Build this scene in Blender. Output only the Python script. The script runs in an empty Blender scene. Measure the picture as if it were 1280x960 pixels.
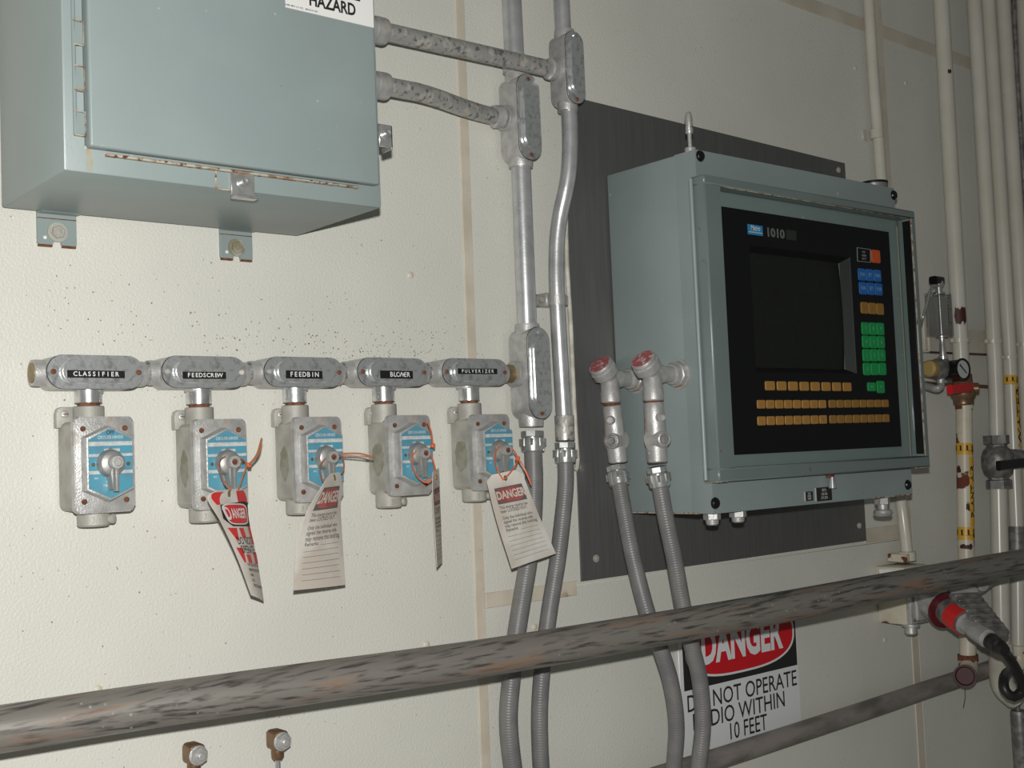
import bpy, bmesh, math, random
from mathutils import Vector, Matrix
from mathutils.geometry import tessellate_polygon
random.seed(7)
C = bpy.context.scene.collection
pi = math.pi
# ------------------------------------------------------------------ camera
F = 1487.19
RX = Vector((0.76827594, -0.63876907, -0.04154695))   # rows: camera right / down / forward as world (X, -h.., Z) columns
RR = Matrix(((0.76827594, -0.63876907, -0.04154695), (0.00516488, 0.07108882, -0.99745662), (0.64009796, 0.76610734, 0.05791499)))
CAM = Vector((0.0, -1.5, 1.5))
right, down, fwd = RR[0].normalized(), RR[1].normalized(), RR[2].normalized()
cam_d = bpy.data.cameras.new('camera'); cam = bpy.data.objects.new('camera', cam_d); C.objects.link(cam)
m3 = Matrix((right, -down, -fwd)).transposed()
cam.matrix_world = Matrix.Translation(CAM) @ m3.to_4x4()
cam_d.sensor_fit = 'HORIZONTAL'; cam_d.sensor_width = 36.0; cam_d.lens = F * 36 / 1280; cam_d.clip_start = 0.02
bpy.context.scene.camera = cam
vs = bpy.context.scene.view_settings
vs.view_transform = 'Standard'; vs.look = 'None'; vs.gamma = 1.0; vs.use_curve_mapping = False; vs.exposure = 0.0
# ------------------------------------------------------------------ dim room light
w = bpy.data.worlds.new('room'); bpy.context.scene.world = w; w.use_nodes = True
w.node_tree.nodes['Background'].inputs['Color'].default_value = (0.95, 1.0, 0.93, 1)
w.node_tree.nodes['Background'].inputs['Strength'].default_value = 0.075
# the camera's own flash, just above the lens
fl = bpy.data.lights.new('camera_flash', 'POINT'); fl.shadow_soft_size = 0.012; fl.energy = 112.0
fl.color = (1.0, 0.985, 0.95)
flo = bpy.data.objects.new('camera_flash', fl); C.objects.link(flo)
flo.matrix_world = Matrix.Translation(CAM + right * 0.004 - down * 0.072) @ m3.to_4x4()
# ------------------------------------------------------------------ helpers
def P(u, v, h=0.0):
    """point on the plane h metres in front of the wall"""
    r = RR.transposed() @ Vector(((u - 640) / F, (v - 480) / F, 1.0))
    return CAM + r * ((-h + 1.5) / r.y)
def rrect(w_, h_, r, n=6, cx=0, cz=0):
    out = []
    for qx, qz, a0 in ((1, 1, 0), (-1, 1, 90), (-1, -1, 180), (1, -1, 270)):
        for k in range(n + 1):
            a = math.radians(a0 + 90 * k / n)
            out.append((cx + qx * (w_ / 2 - r) + r * math.cos(a), cz + qz * (h_ / 2 - r) + r * math.sin(a)))
    return out
def ngon(r, n, a0=0, cx=0, cz=0):
    return [(cx + r * math.cos(a0 + 2 * pi * k / n), cz + r * math.sin(a0 + 2 * pi * k / n)) for k in range(n)]
def basis(axis, up=None):
    a = Vector(axis).normalized()
    u = Vector(up) if up else (Vector((0, 0, 1)) if abs(a.z) < 0.9 else Vector((0, -1, 0)))
    s = a.cross(u).normalized(); t = s.cross(a).normalized()
    return a, s, t
class G:
    def __init__(s): s.bm = bmesh.new()
    def add(s, b, mi=0):
        for f in b.faces: f.material_index = mi
        me = bpy.data.meshes.new('t'); b.to_mesh(me); s.bm.from_mesh(me); bpy.data.meshes.remove(me); b.free(); return s
    def box(s, a, b_, bev=0.0, seg=2, mi=0):
        """corners given as (X, h, Z)"""
        b = bmesh.new(); bmesh.ops.create_cube(b, size=1)
        lo = Vector((min(a[0], b_[0]), -max(a[1], b_[1]), min(a[2], b_[2]))); hi = Vector((max(a[0], b_[0]), -min(a[1], b_[1]), max(a[2], b_[2])))
        for v in b.verts: v.co = Vector(((lo[i] if v.co[i] < 0 else hi[i]) for i in range(3)))
        if bev: bmesh.ops.bevel(b, geom=list(b.edges), offset=bev, segments=seg, profile=0.5, affect='EDGES')
        return s.add(b, mi)
    def ext(s, o, ax, s_, t_, poly, L, bev=0.0, seg=2, mi=0, taper=1.0, backbev=True):
        """polygon (a,b) in plane (s_,t_) at o, extruded L along ax"""
        b = bmesh.new(); o = Vector(o)
        v0 = [b.verts.new(o + s_ * p[0] + t_ * p[1]) for p in poly]
        v1 = [b.verts.new(o + ax * L + s_ * p[0] * taper + t_ * p[1] * taper) for p in poly]
        n = len(poly); f1 = b.faces.new(v1); b.faces.new(v0[::-1])
        for i in range(n): b.faces.new((v0[i], v0[(i + 1) % n], v1[(i + 1) % n], v1[i]))
        if bev:
            ed = list(f1.edges)
            bmesh.ops.bevel(b, geom=ed, offset=bev, segments=seg, profile=0.5, affect='EDGES')
        bmesh.ops.recalc_face_normals(b, faces=list(b.faces))
        return s.add(b, mi)
    def prism(s, poly, h0, h1, bev=0.0, seg=2, mi=0, o=(0, 0), taper=1.0):
        """polygon (x,z) around o standing out of the wall from h0 to h1"""
        return s.ext((o[0], -h0, o[1]), Vector((0, -1, 0)), Vector((1, 0, 0)), Vector((0, 0, 1)), poly, h1 - h0, bev, seg, mi, taper)
    def lathe(s, o, axis, prof, seg=24, mi=0, a0=0.0, up=None):
        a, x, y = basis(axis, up); o = Vector(o); b = bmesh.new(); rings = []
        for d, r in prof:
            if r <= 1e-6: rings.append([b.verts.new(o + a * d)])
            else: rings.append([b.verts.new(o + a * d + (x * math.cos(a0 + 2 * pi * k / seg) + y * math.sin(a0 + 2 * pi * k / seg)) * r) for k in range(seg)])
        for p, q in zip(rings, rings[1:]):
            for k in range(seg):
                k2 = (k + 1) % seg
                if len(p) == 1 and len(q) == 1: continue
                if len(p) == 1: b.faces.new((p[0], q[k], q[k2]))
                elif len(q) == 1: b.faces.new((p[k2], p[k], q[0]))
                else: b.faces.new((p[k2], p[k], q[k], q[k2]))
        for rg, fl_ in ((rings[0], False), (rings[-1], True)):
            if len(rg) > 1: b.faces.new(rg if fl_ else rg[::-1])
        bmesh.ops.recalc_face_normals(b, faces=list(b.faces))
        return s.add(b, mi)
    def tube(s, pts, r, seg=18, mi=0, rings=None, caps=True):
        """swept tube; r number or function(arc length); rings = spacing of samples"""
        pts = [Vector(p) for p in pts]
        if rings: pts = smooth(pts, rings)
        b = bmesh.new(); prev = None; L = 0; rg = []
        for i, p in enumerate(pts):
            t = (pts[min(i + 1, len(pts) - 1)] - pts[max(i - 1, 0)]).normalized()
            if prev is None: _, x, _y = basis(t)
            else: x = (prev - t * prev.dot(t)).normalized()
            prev = x; y = t.cross(x)
            if i: L += (p - pts[i - 1]).length
            rad = r(L) if callable(r) else r
            rg.append([b.verts.new(p + (x * math.cos(2 * pi * k / seg) + y * math.sin(2 * pi * k / seg)) * rad) for k in range(seg)])
        for p, q in zip(rg, rg[1:]):
            for k in range(seg): b.faces.new((p[k], p[(k + 1) % seg], q[(k + 1) % seg], q[k]))
        if caps: b.faces.new(rg[0][::-1]); b.faces.new(rg[-1])
        bmesh.ops.recalc_face_normals(b, faces=list(b.faces))
        return s.add(b, mi)
    def quad(s, pts, mi=0):
        b = bmesh.new(); b.faces.new([b.verts.new(Vector(p)) for p in pts]); return s.add(b, mi)
    def slab(s, pts, h0, h1, mi=0, bev=0.0):
        """quad of world points (X,Z used) made a slab standing from h0 to h1"""
        poly = [(p.x, p.z) for p in pts]
        return s.prism(poly, h0, h1, bev, 2, mi)
    def sheet(s, fn, nu, nv, th, mi=0):
        b = bmesh.new(); g = {}
        for sd in (0, 1):
            for i in range(nu + 1):
                for j in range(nv + 1):
                    p, n = fn(i / nu, j / nv); g[sd, i, j] = b.verts.new(p - n * th * sd)
        for i in range(nu):
            for j in range(nv):
                for sd in (0, 1):
                    q = [g[sd, i, j], g[sd, i + 1, j], g[sd, i + 1, j + 1], g[sd, i, j + 1]]
                    b.faces.new(q if sd == 0 else q[::-1])
        for i in range(nu):
            for j in (0, nv): b.faces.new((g[0, i, j], g[0, i + 1, j], g[1, i + 1, j], g[1, i, j]))
        for j in range(nv):
            for i in (0, nu): b.faces.new((g[0, i, j], g[0, i, j + 1], g[1, i, j + 1], g[1, i, j]))
        bmesh.ops.recalc_face_normals(b, faces=list(b.faces)); return s.add(b, mi)
    def text(s, txt, fn, size=1.0, bold=0.0, xs=1.0, align='CENTER', mi=0, sub=0):
        """flat lettering; fn maps the text's own (x, y) to a world point"""
        cu = bpy.data.curves.new('t', 'FONT'); cu.body = txt; cu.size = size; cu.offset = bold; cu.align_x = align; cu.align_y = 'CENTER'; cu.resolution_u = 3
        o = bpy.data.objects.new('t', cu); C.objects.link(o); dg = bpy.context.evaluated_depsgraph_get(); dg.update()
        me = bpy.data.meshes.new_from_object(o.evaluated_get(dg)); bpy.data.objects.remove(o); bpy.data.curves.remove(cu)
        b = bmesh.new(); b.from_mesh(me); bpy.data.meshes.remove(me)
        for v in b.verts: v.co = fn(v.co.x * xs, v.co.y)
        return s.add(b, mi)
def smooth(pts, step):
    out = []; n = len(pts)
    for i in range(n - 1):
        p0 = pts[max(i - 1, 0)]; p1 = pts[i]; p2 = pts[i + 1]; p3 = pts[min(i + 2, n - 1)]
        k = max(1, int((p2 - p1).length / step))
        for j in range(k):
            t = j / k
            out.append(0.5 * ((2 * p1) + (p2 - p0) * t + (2 * p0 - 5 * p1 + 4 * p2 - p3) * t * t + (3 * p1 - p0 - 3 * p2 + p3) * t ** 3))
    out.append(pts[-1]); return out
def obj(name, g, mats, parent=None, flat=False, ang=38):
    me = bpy.data.meshes.new(name); b = g.bm
    off = root_of(parent).location if parent else Vector((0, 0, 0))
    for v in b.verts: v.co -= off
    if not flat:
        b.normal_update()
        for e in b.edges:
            e.smooth = not (len(e.link_faces) != 2 or e.calc_face_angle(0) > math.radians(ang))
        for f in b.faces: f.smooth = True
    b.to_mesh(me); b.free()
    if not isinstance(mats, (list, tuple)): mats = [mats]
    for m in mats: me.materials.append(m)
    o = bpy.data.objects.new(name, me); C.objects.link(o); o.parent = parent; return o
def root_of(o):
    while o.parent: o = o.parent
    return o
def tag(o, label, cat, group=None):
    o['label'] = label; o['category'] = cat
    if group: o['group'] = group
    return o
def thing(name, loc, label, cat, group=None):
    o = bpy.data.objects.new(name, None); C.objects.link(o); o.empty_display_size = 0.02
    o.location = Vector(loc); return tag(o, label, cat, group)
def struct(o): o['kind'] = 'structure'; return o

# ------------------------------------------------------------------ materials
def mat(name, col, rough=0.5, metal=0.0, col2=None, sc=20, lo=0.4, hi=0.6, bump=0.0, bsc=200, stretch=None, rust=None, specks=None, spec=0.5, bdist=0.001, det=4, vor=None):
    m = bpy.data.materials.new(name); m.use_nodes = True; nt = m.node_tree; N = nt.nodes; K = nt.links
    b = N['Principled BSDF']; b.inputs['Roughness'].default_value = rough; b.inputs['Metallic'].default_value = metal
    b.inputs['Specular IOR Level'].default_value = spec
    tc = N.new('ShaderNodeTexCoord'); mp = N.new('ShaderNodeMapping'); K.new(tc.outputs['Object'], mp.inputs['Vector'])
    if stretch: mp.inputs['Scale'].default_value = stretch
    cur = None
    def noise(scale, detail=4, raw=False):
        n = N.new('ShaderNodeTexNoise'); n.inputs['Scale'].default_value = scale; n.inputs['Detail'].default_value = detail
        K.new((tc.outputs['Object'] if raw else mp.outputs['Vector']), n.inputs['Vector']); return n
    def ramp(src, a, z):
        r = N.new('ShaderNodeMapRange'); r.inputs['From Min'].default_value = a; r.inputs['From Max'].default_value = z; K.new(src, r.inputs['Value']); return r.outputs['Result']
    def mix(fac, c1, c2):
        x = N.new('ShaderNodeMix'); x.data_type = 'RGBA'; K.new(fac, x.inputs['Factor'])
        for i, c in ((6, c1), (7, c2)):
            if isinstance(c, (tuple, list)): x.inputs[i].default_value = (*c, 1)
            else: K.new(c, x.inputs[i])
        return x.outputs[2]
    cur = col
    if col2: cur = mix(ramp(noise(sc, det).outputs['Fac'], lo, hi), cur, col2)
    if rust:   # (colour, scale, lo, hi)
        f = ramp(noise(rust[1], 6).outputs['Fac'], rust[2], rust[3]); cur = mix(f, cur, rust[0])
        mm = N.new('ShaderNodeMath'); mm.operation = 'MULTIPLY_ADD'; K.new(f, mm.inputs[0]); mm.inputs[1].default_value = -metal; mm.inputs[2].default_value = metal
        K.new(mm.outputs[0], b.inputs['Metallic'])
        m2 = N.new('ShaderNodeMath'); m2.operation = 'MULTIPLY_ADD'; K.new(f, m2.inputs[0]); m2.inputs[1].default_value = 0.85 - rough; m2.inputs[2].default_value = rough
        K.new(m2.outputs[0], b.inputs['Roughness'])
    if specks:  # (colour, scale, radius)
        v = N.new('ShaderNodeTexVoronoi'); v.inputs['Scale'].default_value = specks[1]; K.new(tc.outputs['Object'], v.inputs['Vector'])
        n = noise(specks[1] * 0.12, 2, True)
        s1 = ramp(v.outputs['Distance'], specks[2], specks[2] * 0.6); s2 = ramp(n.outputs['Fac'], 0.46, 0.6)
        mu = N.new('ShaderNodeMath'); mu.operation = 'MULTIPLY'; K.new(s1, mu.inputs[0]); K.new(s2, mu.inputs[1]); cur = mix(mu.outputs[0], cur, specks[0])
    if isinstance(cur, (tuple, list)): b.inputs['Base Color'].default_value = (*cur, 1)
    else: K.new(cur, b.inputs['Base Color'])
    if bump:
        bn = N.new('ShaderNodeBump'); bn.inputs['Strength'].default_value = bump; bn.inputs['Distance'].default_value = bdist
        K.new(noise(bsc, 3).outputs['Fac'], bn.inputs['Height']); K.new(bn.outputs['Normal'], b.inputs['Normal'])
    return m
RUST = (0.10, 0.032, 0.016); RUST2 = (0.17, 0.065, 0.028)
M = dict(
 wall=mat('pebbled_cream_panel', (0.64, 0.635, 0.578), 0.42, 0, (0.59, 0.585, 0.53), 3, 0.35, 0.65, bump=0.6, bsc=290, bdist=0.0015, specks=((0.22, 0.16, 0.10), 75, 0.085)),
 seam=mat('beige_caulk_strip', (0.58, 0.525, 0.435), 0.6, 0, (0.50, 0.445, 0.36), 12, rust=(( 0.34, 0.23, 0.14), 30, 0.66, 0.74)),
 bead=mat('white_sealant', (0.62, 0.60, 0.54), 0.6, 0, (0.45, 0.42, 0.36), 40),
 crease_shade=mat('painted_crease_shade', (0.20, 0.19, 0.17), 0.7, 0, (0.32, 0.31, 0.29), 90),  # grey that paints shade into the crease around the cover domes
 speck=mat('brown_dirt', (0.20, 0.14, 0.08), 0.8),
 lever=mat('lever_casting', (0.36, 0.355, 0.34), 0.42, 0.5, (0.29, 0.285, 0.27), 60, bump=.2, bsc=400),
 plate_w=mat('nameplate_white', (0.52, 0.54, 0.54), 0.45, 0, (0.40, 0.42, 0.42), 120),
 olive=mat('olive_dust_patch', (0.23, 0.225, 0.165), 0.75, 0, (0.30, 0.295, 0.24), 70),
 dowel=mat('cream_rivet', (0.58, 0.53, 0.43), 0.5),
 floor=mat('concrete', (0.30, 0.29, 0.27), 0.8, 0, (0.22, 0.21, 0.2), 4),
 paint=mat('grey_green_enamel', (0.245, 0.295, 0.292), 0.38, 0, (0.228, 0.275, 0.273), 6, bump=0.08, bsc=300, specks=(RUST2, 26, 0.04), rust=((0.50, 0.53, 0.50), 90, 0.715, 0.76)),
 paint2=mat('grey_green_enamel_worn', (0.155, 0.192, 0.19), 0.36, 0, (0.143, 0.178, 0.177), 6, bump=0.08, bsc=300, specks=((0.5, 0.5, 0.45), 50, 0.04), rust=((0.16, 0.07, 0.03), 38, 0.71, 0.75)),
 rusty=mat('rusty_lip', (0.40, 0.37, 0.30), 0.7, 0, (0.26, 0.15, 0.08), 70, 0.46, 0.60, rust=(RUST, 140, 0.56, 0.64)),
 rust=mat('rust', RUST, 0.85, 0, RUST2, 150, bump=0.4, bsc=500),
 stain=mat('rust_stain', (0.33, 0.33, 0.27), 0.6, 0, (0.33, 0.25, 0.15), 90, 0.5, 0.7),
 galv=mat('cast_aluminium', (0.52, 0.52, 0.51), 0.40, 0.45, (0.41, 0.405, 0.395), 75, 0.35, 0.65, bump=0.5, bsc=520, rust=((0.27, 0.22, 0.17), 28, 0.60, 0.74)),
 galvd=mat('dusty_cast_aluminium', (0.42, 0.415, 0.375), 0.6, 0.2, (0.34, 0.33, 0.295), 30, bump=0.3, bsc=420, rust=((0.20, 0.185, 0.12), 18, 0.60, 0.68)),
 cover=mat('stamped_cover', (0.64, 0.66, 0.67), 0.30, 0.74, (0.40, 0.415, 0.42), 110, 0.5, 0.7, bump=0.35, bsc=160),
 pipe=mat('galvanised_conduit', (0.58, 0.59, 0.60), 0.32, 0.6, (0.46, 0.47, 0.48), 40, 0.4, 0.7, bump=0.12, bsc=300, specks=((0.75, 0.75, 0.75), 150, 0.2)),
 pipem=mat('mottled_conduit', (0.46, 0.455, 0.43), 0.42, 0.5, (0.17, 0.17, 0.18), 130, 0.52, 0.66, bump=0.3, bsc=250, rust=((0.40, 0.37, 0.31), 60, 0.52, 0.7)),
 chrome=mat('bright_zinc', (0.62, 0.63, 0.62), 0.27, 0.75, (0.48, 0.48, 0.48), 80),
 brass=mat('dull_brass', (0.36, 0.29, 0.15), 0.5, 0.6, (0.24, 0.17, 0.09), 50),
 bronze=mat('bronze_brown', (0.24, 0.15, 0.085), 0.38, 0.55, (0.18, 0.10, 0.06), 60),
 black=mat('black_plastic', (0.006, 0.006, 0.0065), 0.28, 0),
 dullblack=mat('dull_black_panel', (0.0045, 0.0045, 0.005), 0.45, 0, spec=0.25),
 dymo=mat('embossed_black_tape', (0.012, 0.012, 0.012), 0.35),
 white=mat('white_print', (0.70, 0.70, 0.68), 0.5),
 greyw=mat('grey_print', (0.42, 0.42, 0.41), 0.5),
 ink=mat('black_print', (0.018, 0.018, 0.018), 0.5),
 fade=mat('faded_print', (0.13, 0.12, 0.12), 0.6),
 card=mat('tag_card', (0.76, 0.73, 0.68), 0.45, 0, (0.60, 0.54, 0.47), 14),
 cardred=mat('faded_red_print', (0.42, 0.12, 0.11), 0.5, 0, (0.36, 0.08, 0.075), 50),
 red=mat('red_print', (0.66, 0.035, 0.035), 0.4),
 signred=mat('sign_red', (0.55, 0.01, 0.018), 0.4),
 signw=mat('sign_white', (0.68, 0.70, 0.70), 0.35),
 blue=mat('blue_nameplate', (0.085, 0.30, 0.41), 0.38, 0.1, (0.10, 0.25, 0.33), 60),
 cable_tie=mat('orange_tie', (0.60, 0.13, 0.05), 0.35),
 tiedull=mat('brown_tie', (0.36, 0.14, 0.07), 0.4),
 hose=mat('grey_liquidtight_hose', (0.150, 0.150, 0.153), 0.40, 0, (0.185, 0.178, 0.172), 30),
 steel=mat('brushed_stainless', (0.165, 0.165, 0.165), 0.36, 0.5, (0.135, 0.134, 0.134), 14, 0.3, 0.7, stretch=(12, 12, 0.5), bump=0.12, bsc=60, specks=((0.8, 0.8, 0.75), 90, 0.035)),
 rail=mat('scuffed_steel_rail', (0.205, 0.19, 0.17), 0.40, 0.25, (0.065, 0.06, 0.057), 190, 0.50, 0.66, stretch=(0.07, 1.0, 1.0), bump=0.4, bsc=140, rust=((0.20, 0.125, 0.08), 70, 0.55, 0.70), specks=((0.34, 0.33, 0.31), 60, 0.12), det=10),
 rail2=mat('dull_pipe', (0.30, 0.27, 0.245), 0.55, 0.25, (0.16, 0.145, 0.135), 16, 0.40, 0.66, stretch=(0.6, 2, 2), det=8),
 cream=mat('cream_painted_pipe', (0.54, 0.52, 0.46), 0.27, 0, (0.50, 0.475, 0.41), 8, 0.4, 0.6, bump=0.06, bsc=60, specks=((0.22, 0.13, 0.07), 30, 0.05)),
 creamr=mat('cream_paint_rusting', (0.58, 0.545, 0.44), 0.4, 0, (0.52, 0.47, 0.37), 20, rust=((0.13, 0.035, 0.02), 22, 0.60, 0.63)),
 strut=mat('cream_painted_strut', (0.50, 0.475, 0.40), 0.5, 0, (0.45, 0.42, 0.35), 20),
 maroon=mat('bare_primer', (0.055, 0.012, 0.014), 0.6),
 yellow=mat('yellow_band', (0.62, 0.35, 0.03), 0.4),
 valve=mat('grey_cast_valve', (0.25, 0.245, 0.23), 0.45, 0.4, (0.14, 0.135, 0.13), 60, bump=0.4, bsc=150),
 redplastic=mat('red_plastic', (0.60, 0.02, 0.02), 0.4),
 redpaint=mat('chipped_red_paint', (0.34, 0.085, 0.095), 0.5, 0, (0.46, 0.40, 0.37), 130, 0.52, 0.62, bump=0.4, bsc=200),
 kamber=mat('amber_key', (0.50, 0.235, 0.055), 0.45), kblue=mat('blue_key', (0.02, 0.14, 0.50), 0.4), kgreen=mat('green_key', (0.01, 0.34, 0.085), 0.4), kred=mat('red_key', (0.72, 0.10, 0.02), 0.4), kbrown=mat('ochre_key', (0.38, 0.18, 0.04), 0.45),
 kprint=mat('key_print', (0.30, 0.12, 0.03), 0.5), klight=mat('light_key_print', (0.35, 0.55, 0.62), 0.5),
 screen=mat('dark_tube_glass', (0.010, 0.010, 0.0095), 0.35, 0, (0.013, 0.013, 0.012), 60, spec=0.3),
 badge=mat('blue_badge', (0.03, 0.28, 0.62), 0.35),
 yellowknob=mat('yellow_knob', (0.36, 0.25, 0.09), 0.5),
 facew=mat('gauge_face', (0.42, 0.44, 0.42), 0.4),
 cablem=mat('black_rubber_cable', (0.018, 0.017, 0.017), 0.4),
)
def glassmat(name, fac, tint):
    m = bpy.data.materials.new(name); m.use_nodes = True; nt = m.node_tree; N = nt.nodes; N.clear()
    o = N.new('ShaderNodeOutputMaterial'); t = N.new('ShaderNodeBsdfTransparent'); g = N.new('ShaderNodeBsdfGlossy'); x = N.new('ShaderNodeMixShader')
    t.inputs['Color'].default_value = (*tint, 1); g.inputs['Roughness'].default_value = 0.08; x.inputs[0].default_value = fac
    nt.links.new(t.outputs[0], x.inputs[1]); nt.links.new(g.outputs[0], x.inputs[2]); nt.links.new(x.outputs[0], o.inputs[0]); return m
M['pane'] = glassmat('window_pane', 0.02, (0.93, 0.95, 0.94)); M['clear'] = glassmat('clear_acrylic', 0.10, (0.82, 0.82, 0.84))

# ------------------------------------------------------------------ setting: wall, seams, floor
XL, XR, ZT = -1.2, 4.6, 3.4
V1, V2, H1Z, H2Z = 1.171, 2.405, 1.272, 2.437
wb = struct(obj('wall_back', G().box((XL, -0.10, 0), (XR, -0.012, ZT)), M['wall'], None, True))
def panel(x0, x1, z0, z1): obj('wall_panel', G().box((x0, -0.012, z0), (x1, 0.0, z1), 0.0006, 1), M['wall'], wb)
g_ = 0.003
panel(XL, V1 - g_, 0, ZT)
panel(V1 + g_, V2 - g_, 0, H1Z); panel(V1 + g_, V2 - g_, H1Z, H2Z - g_); panel(V1 + g_, V2 - g_, H2Z + g_, ZT)
panel(V2 + g_, XR, 0, H2Z - g_); panel(V2 + g_, XR, H2Z + g_, ZT)
def strip(n, a, b, wd, horizontal=False):
    g = G(); tk = 0.0027 if horizontal else 0.0021
    if horizontal: poly = [(a.x, a.z - wd / 2), (b.x, b.z - wd / 2), (b.x, b.z + wd / 2), (a.x, a.z + wd / 2)]
    else: poly = [(a.x - wd / 2, a.z), (b.x - wd / 2, b.z), (b.x + wd / 2, b.z), (a.x + wd / 2, a.z)]
    g.prism(poly, -0.002 - n * .0001, tk, 0.0008, 1); struct(obj('trim_%d' % n, g, M['seam']))
def vline(u0, v0, u1, v1):
    a, b = P(u0, v0), P(u1, v1); k = (b.x - a.x) / (b.z - a.z)
    return Vector((a.x + k * (0 - a.z), 0, 0.0)), Vector((a.x + k * (ZT - a.z), 0, ZT))
strip(1, *vline(574, 0, 600, 760), 0.0185)
strip(2, *vline(1096, 0, 1149, 900), 0.027)
strip(3, P(606, 751), P(720, 735), 0.024, True)
strip(4, P(1080, 670), P(1136, 662.5), 0.030, True)
strip(5, P(900, -34), P(1290, 108), 0.030, True)
for u, v in ((513, 344), (122, 862), (533, 806), (668, 784), (1069, 85), (1132, 104), (1106, 800), (303, 585)):
    p = P(u, v); obj('rivet', G().lathe((p.x, 0.001, p.z), (0, -1, 0), [(0, 0.0058), (0.002, 0.0058), (0.0035, 0.004), (0.004, 0)], 16), M['dowel'], wb)
rnd = random.Random(5); g = G(); b_ = bmesh.new()
for k in range(420):
    if k % 3 == 0: px, pz = rnd.uniform(.50, 1.18), 1.66 + abs(rnd.gauss(0, .035))
    elif k % 3 == 1: px, pz = rnd.gauss(1.0, .12), 1.648 + abs(rnd.gauss(0, .022))
    else: px, pz = rnd.uniform(.35, 1.15), rnd.gauss(1.56, .16)
    rr_ = rnd.uniform(.0005, .0012); n_ = 5
    b_.faces.new([b_.verts.new((px + rr_ * math.cos(-2 * pi * q / n_) * rnd.uniform(.6, 1.5), -.0006, pz + rr_ * math.sin(-2 * pi * q / n_) * rnd.uniform(.6, 1.5))) for q in range(n_)])
o_ = obj('dirt_specks', g.add(b_), M['speck'], wb, True); o_['kind'] = 'stuff'
struct(obj('floor', G().box((XL, -0.1, -0.1), (XR, 4.0, 0.0)), M['floor'], None, True))

# ------------------------------------------------------------------ small hardware
def hexbolt(name, p, h, r, hh, m, parent, rot=0.2, washer=0.0):
    g = G()
    if washer: g.lathe((p.x, -h, p.z), (0, -1, 0), [(0, washer), (0.0018, washer), (0.002, washer * .9)], 24)
    g.ext((p.x, -h - 0.001, p.z), Vector((0, -1, 0)), Vector((1, 0, 0)), Vector((0, 0, 1)), ngon(r, 6, rot), hh, r * 0.12, 1)
    g.lathe((p.x, -h - hh - 0.001, p.z), (0, -1, 0), [(0, r * .5), (hh * .25, r * .5), (hh * .3, r * .38)], 14)
    return obj(name, g, m, parent)
def screw(name, p, h, r, m, parent, slot=True):
    g = G().lathe((p[0], -h, p[1]), (0, -1, 0), [(-0.002, r), (0.0012, r), (0.002, r * .8), (0.0022, 0)], 14)
    return obj(name, g, m, parent)

# ------------------------------------------------------------------ left enclosure
X0, X1, Zb, Hf = 0.447, 0.8545, 1.823, 0.23
box = thing('junction_enclosure', (X0, -0.012, Zb), 'large grey-green steel enclosure with hinged door, hanging at the upper left', 'electrical box')
g = G().box((X0, 0.012, Zb), (X1, Hf, 2.52), 0.003, 2); obj('body', g, M['paint'], box)
dBL, dBR = P(113, 189, .247), P(475, 225, .247)
door = obj('door', G().box((dBL.x, Hf + 0.003, (dBL.z + dBR.z) / 2), (dBR.x, 0.247, 2.515), 0.003, 3), M['paint'], box)
dzb = (dBL.z + dBR.z) / 2
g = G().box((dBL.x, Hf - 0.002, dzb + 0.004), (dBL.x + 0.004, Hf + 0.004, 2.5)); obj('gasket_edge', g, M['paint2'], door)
# drip lip under the door
a, b = P(133, 193, .235), P(448, 229, .235)
lip = G().box((a.x, Hf - 0.002, dzb - 0.0055), (b.x, Hf + 0.0065, dzb - 0.0025), 0.001, 1); obj('drip_lip', lip, M['rusty'], box)
# hinge: knuckle rod with three visible leaves
hx = P(93, 100, .232).x
g = G().tube([Vector((hx, -0.2315, P(93, 168, .232).z)), Vector((hx, -0.2315, 2.52))], 0.0022, 10); hinge = obj('hinge', g, M['paint'], box)
for v0, v1 in ((27, 55), (83, 112), (140, 168)):
    za, zb_ = P(97, v0, .233).z, P(97, v1, .233).z
    obj('hinge_leaf', G().box((hx, 0.2305, zb_), (hx + 0.010, 0.2345, za), 0.0008, 1), M['paint'], hinge)
    obj('rust_line', G().box((hx - 0.001, 0.2295, zb_ - 0.0014), (hx + 0.0125, 0.2348, zb_), 0.0004, 1).box((hx + 0.010, 0.2295, zb_), (hx + 0.0113, 0.2342, za)).box((hx - .001, 0.2295, za), (hx + 0.011, 0.2348, za + .001)), M['rusty'], hinge)
g = G().box((hx + 0.012, 0.2298, Zb + 0.003), (hx + 0.019, 0.2303, P(97, 175, .23).z)); obj('rust_run', g, M['stain'], box)
# clamps
def clamp(cx, cz, side=False):
    if not side:
        g = G().box((cx - 0.0155, Hf, cz - 0.017), (cx + 0.0155, Hf + 0.0035, cz + 0.017), 0.001, 1).box((cx - 0.0155, Hf, cz - 0.018), (cx + 0.0155, Hf + 0.013, cz - 0.0145), 0.001, 1)
        c = obj('door_clamp', g, M['chrome'], box)
        h = Hf + 0.0035
    else:
        g = G().box((X1 - 0.002, Hf - 0.055, cz - 0.020), (X1 + 0.0025, Hf - 0.012, cz + 0.020), 0.001, 1).box((X1 - .003, Hf, cz - 0.015), (X1 + 0.0185, Hf + 0.0035, cz + 0.015), 0.001, 1).box((X1 + .0155, Hf - 0.020, cz - 0.017), (X1 + 0.0185, Hf + 0.0035, cz + 0.015), 0.001, 1)
        c = obj('door_clamp', g, M['chrome'], box); h = Hf + 0.0035; cx = X1 + 0.008
    obj('clamp_screw', G().lathe((cx, -h, cz + 0.003), (0, -1, 0), [(0, .0075), (.002, .0075), (.0022, .005), (.006, .005), (.0065, .0035), (.0045, .003), (.0045, 0)], 18), M['chrome'], c)
cp = P(305, 230, .236); clamp(cp.x, cp.z)
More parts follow.
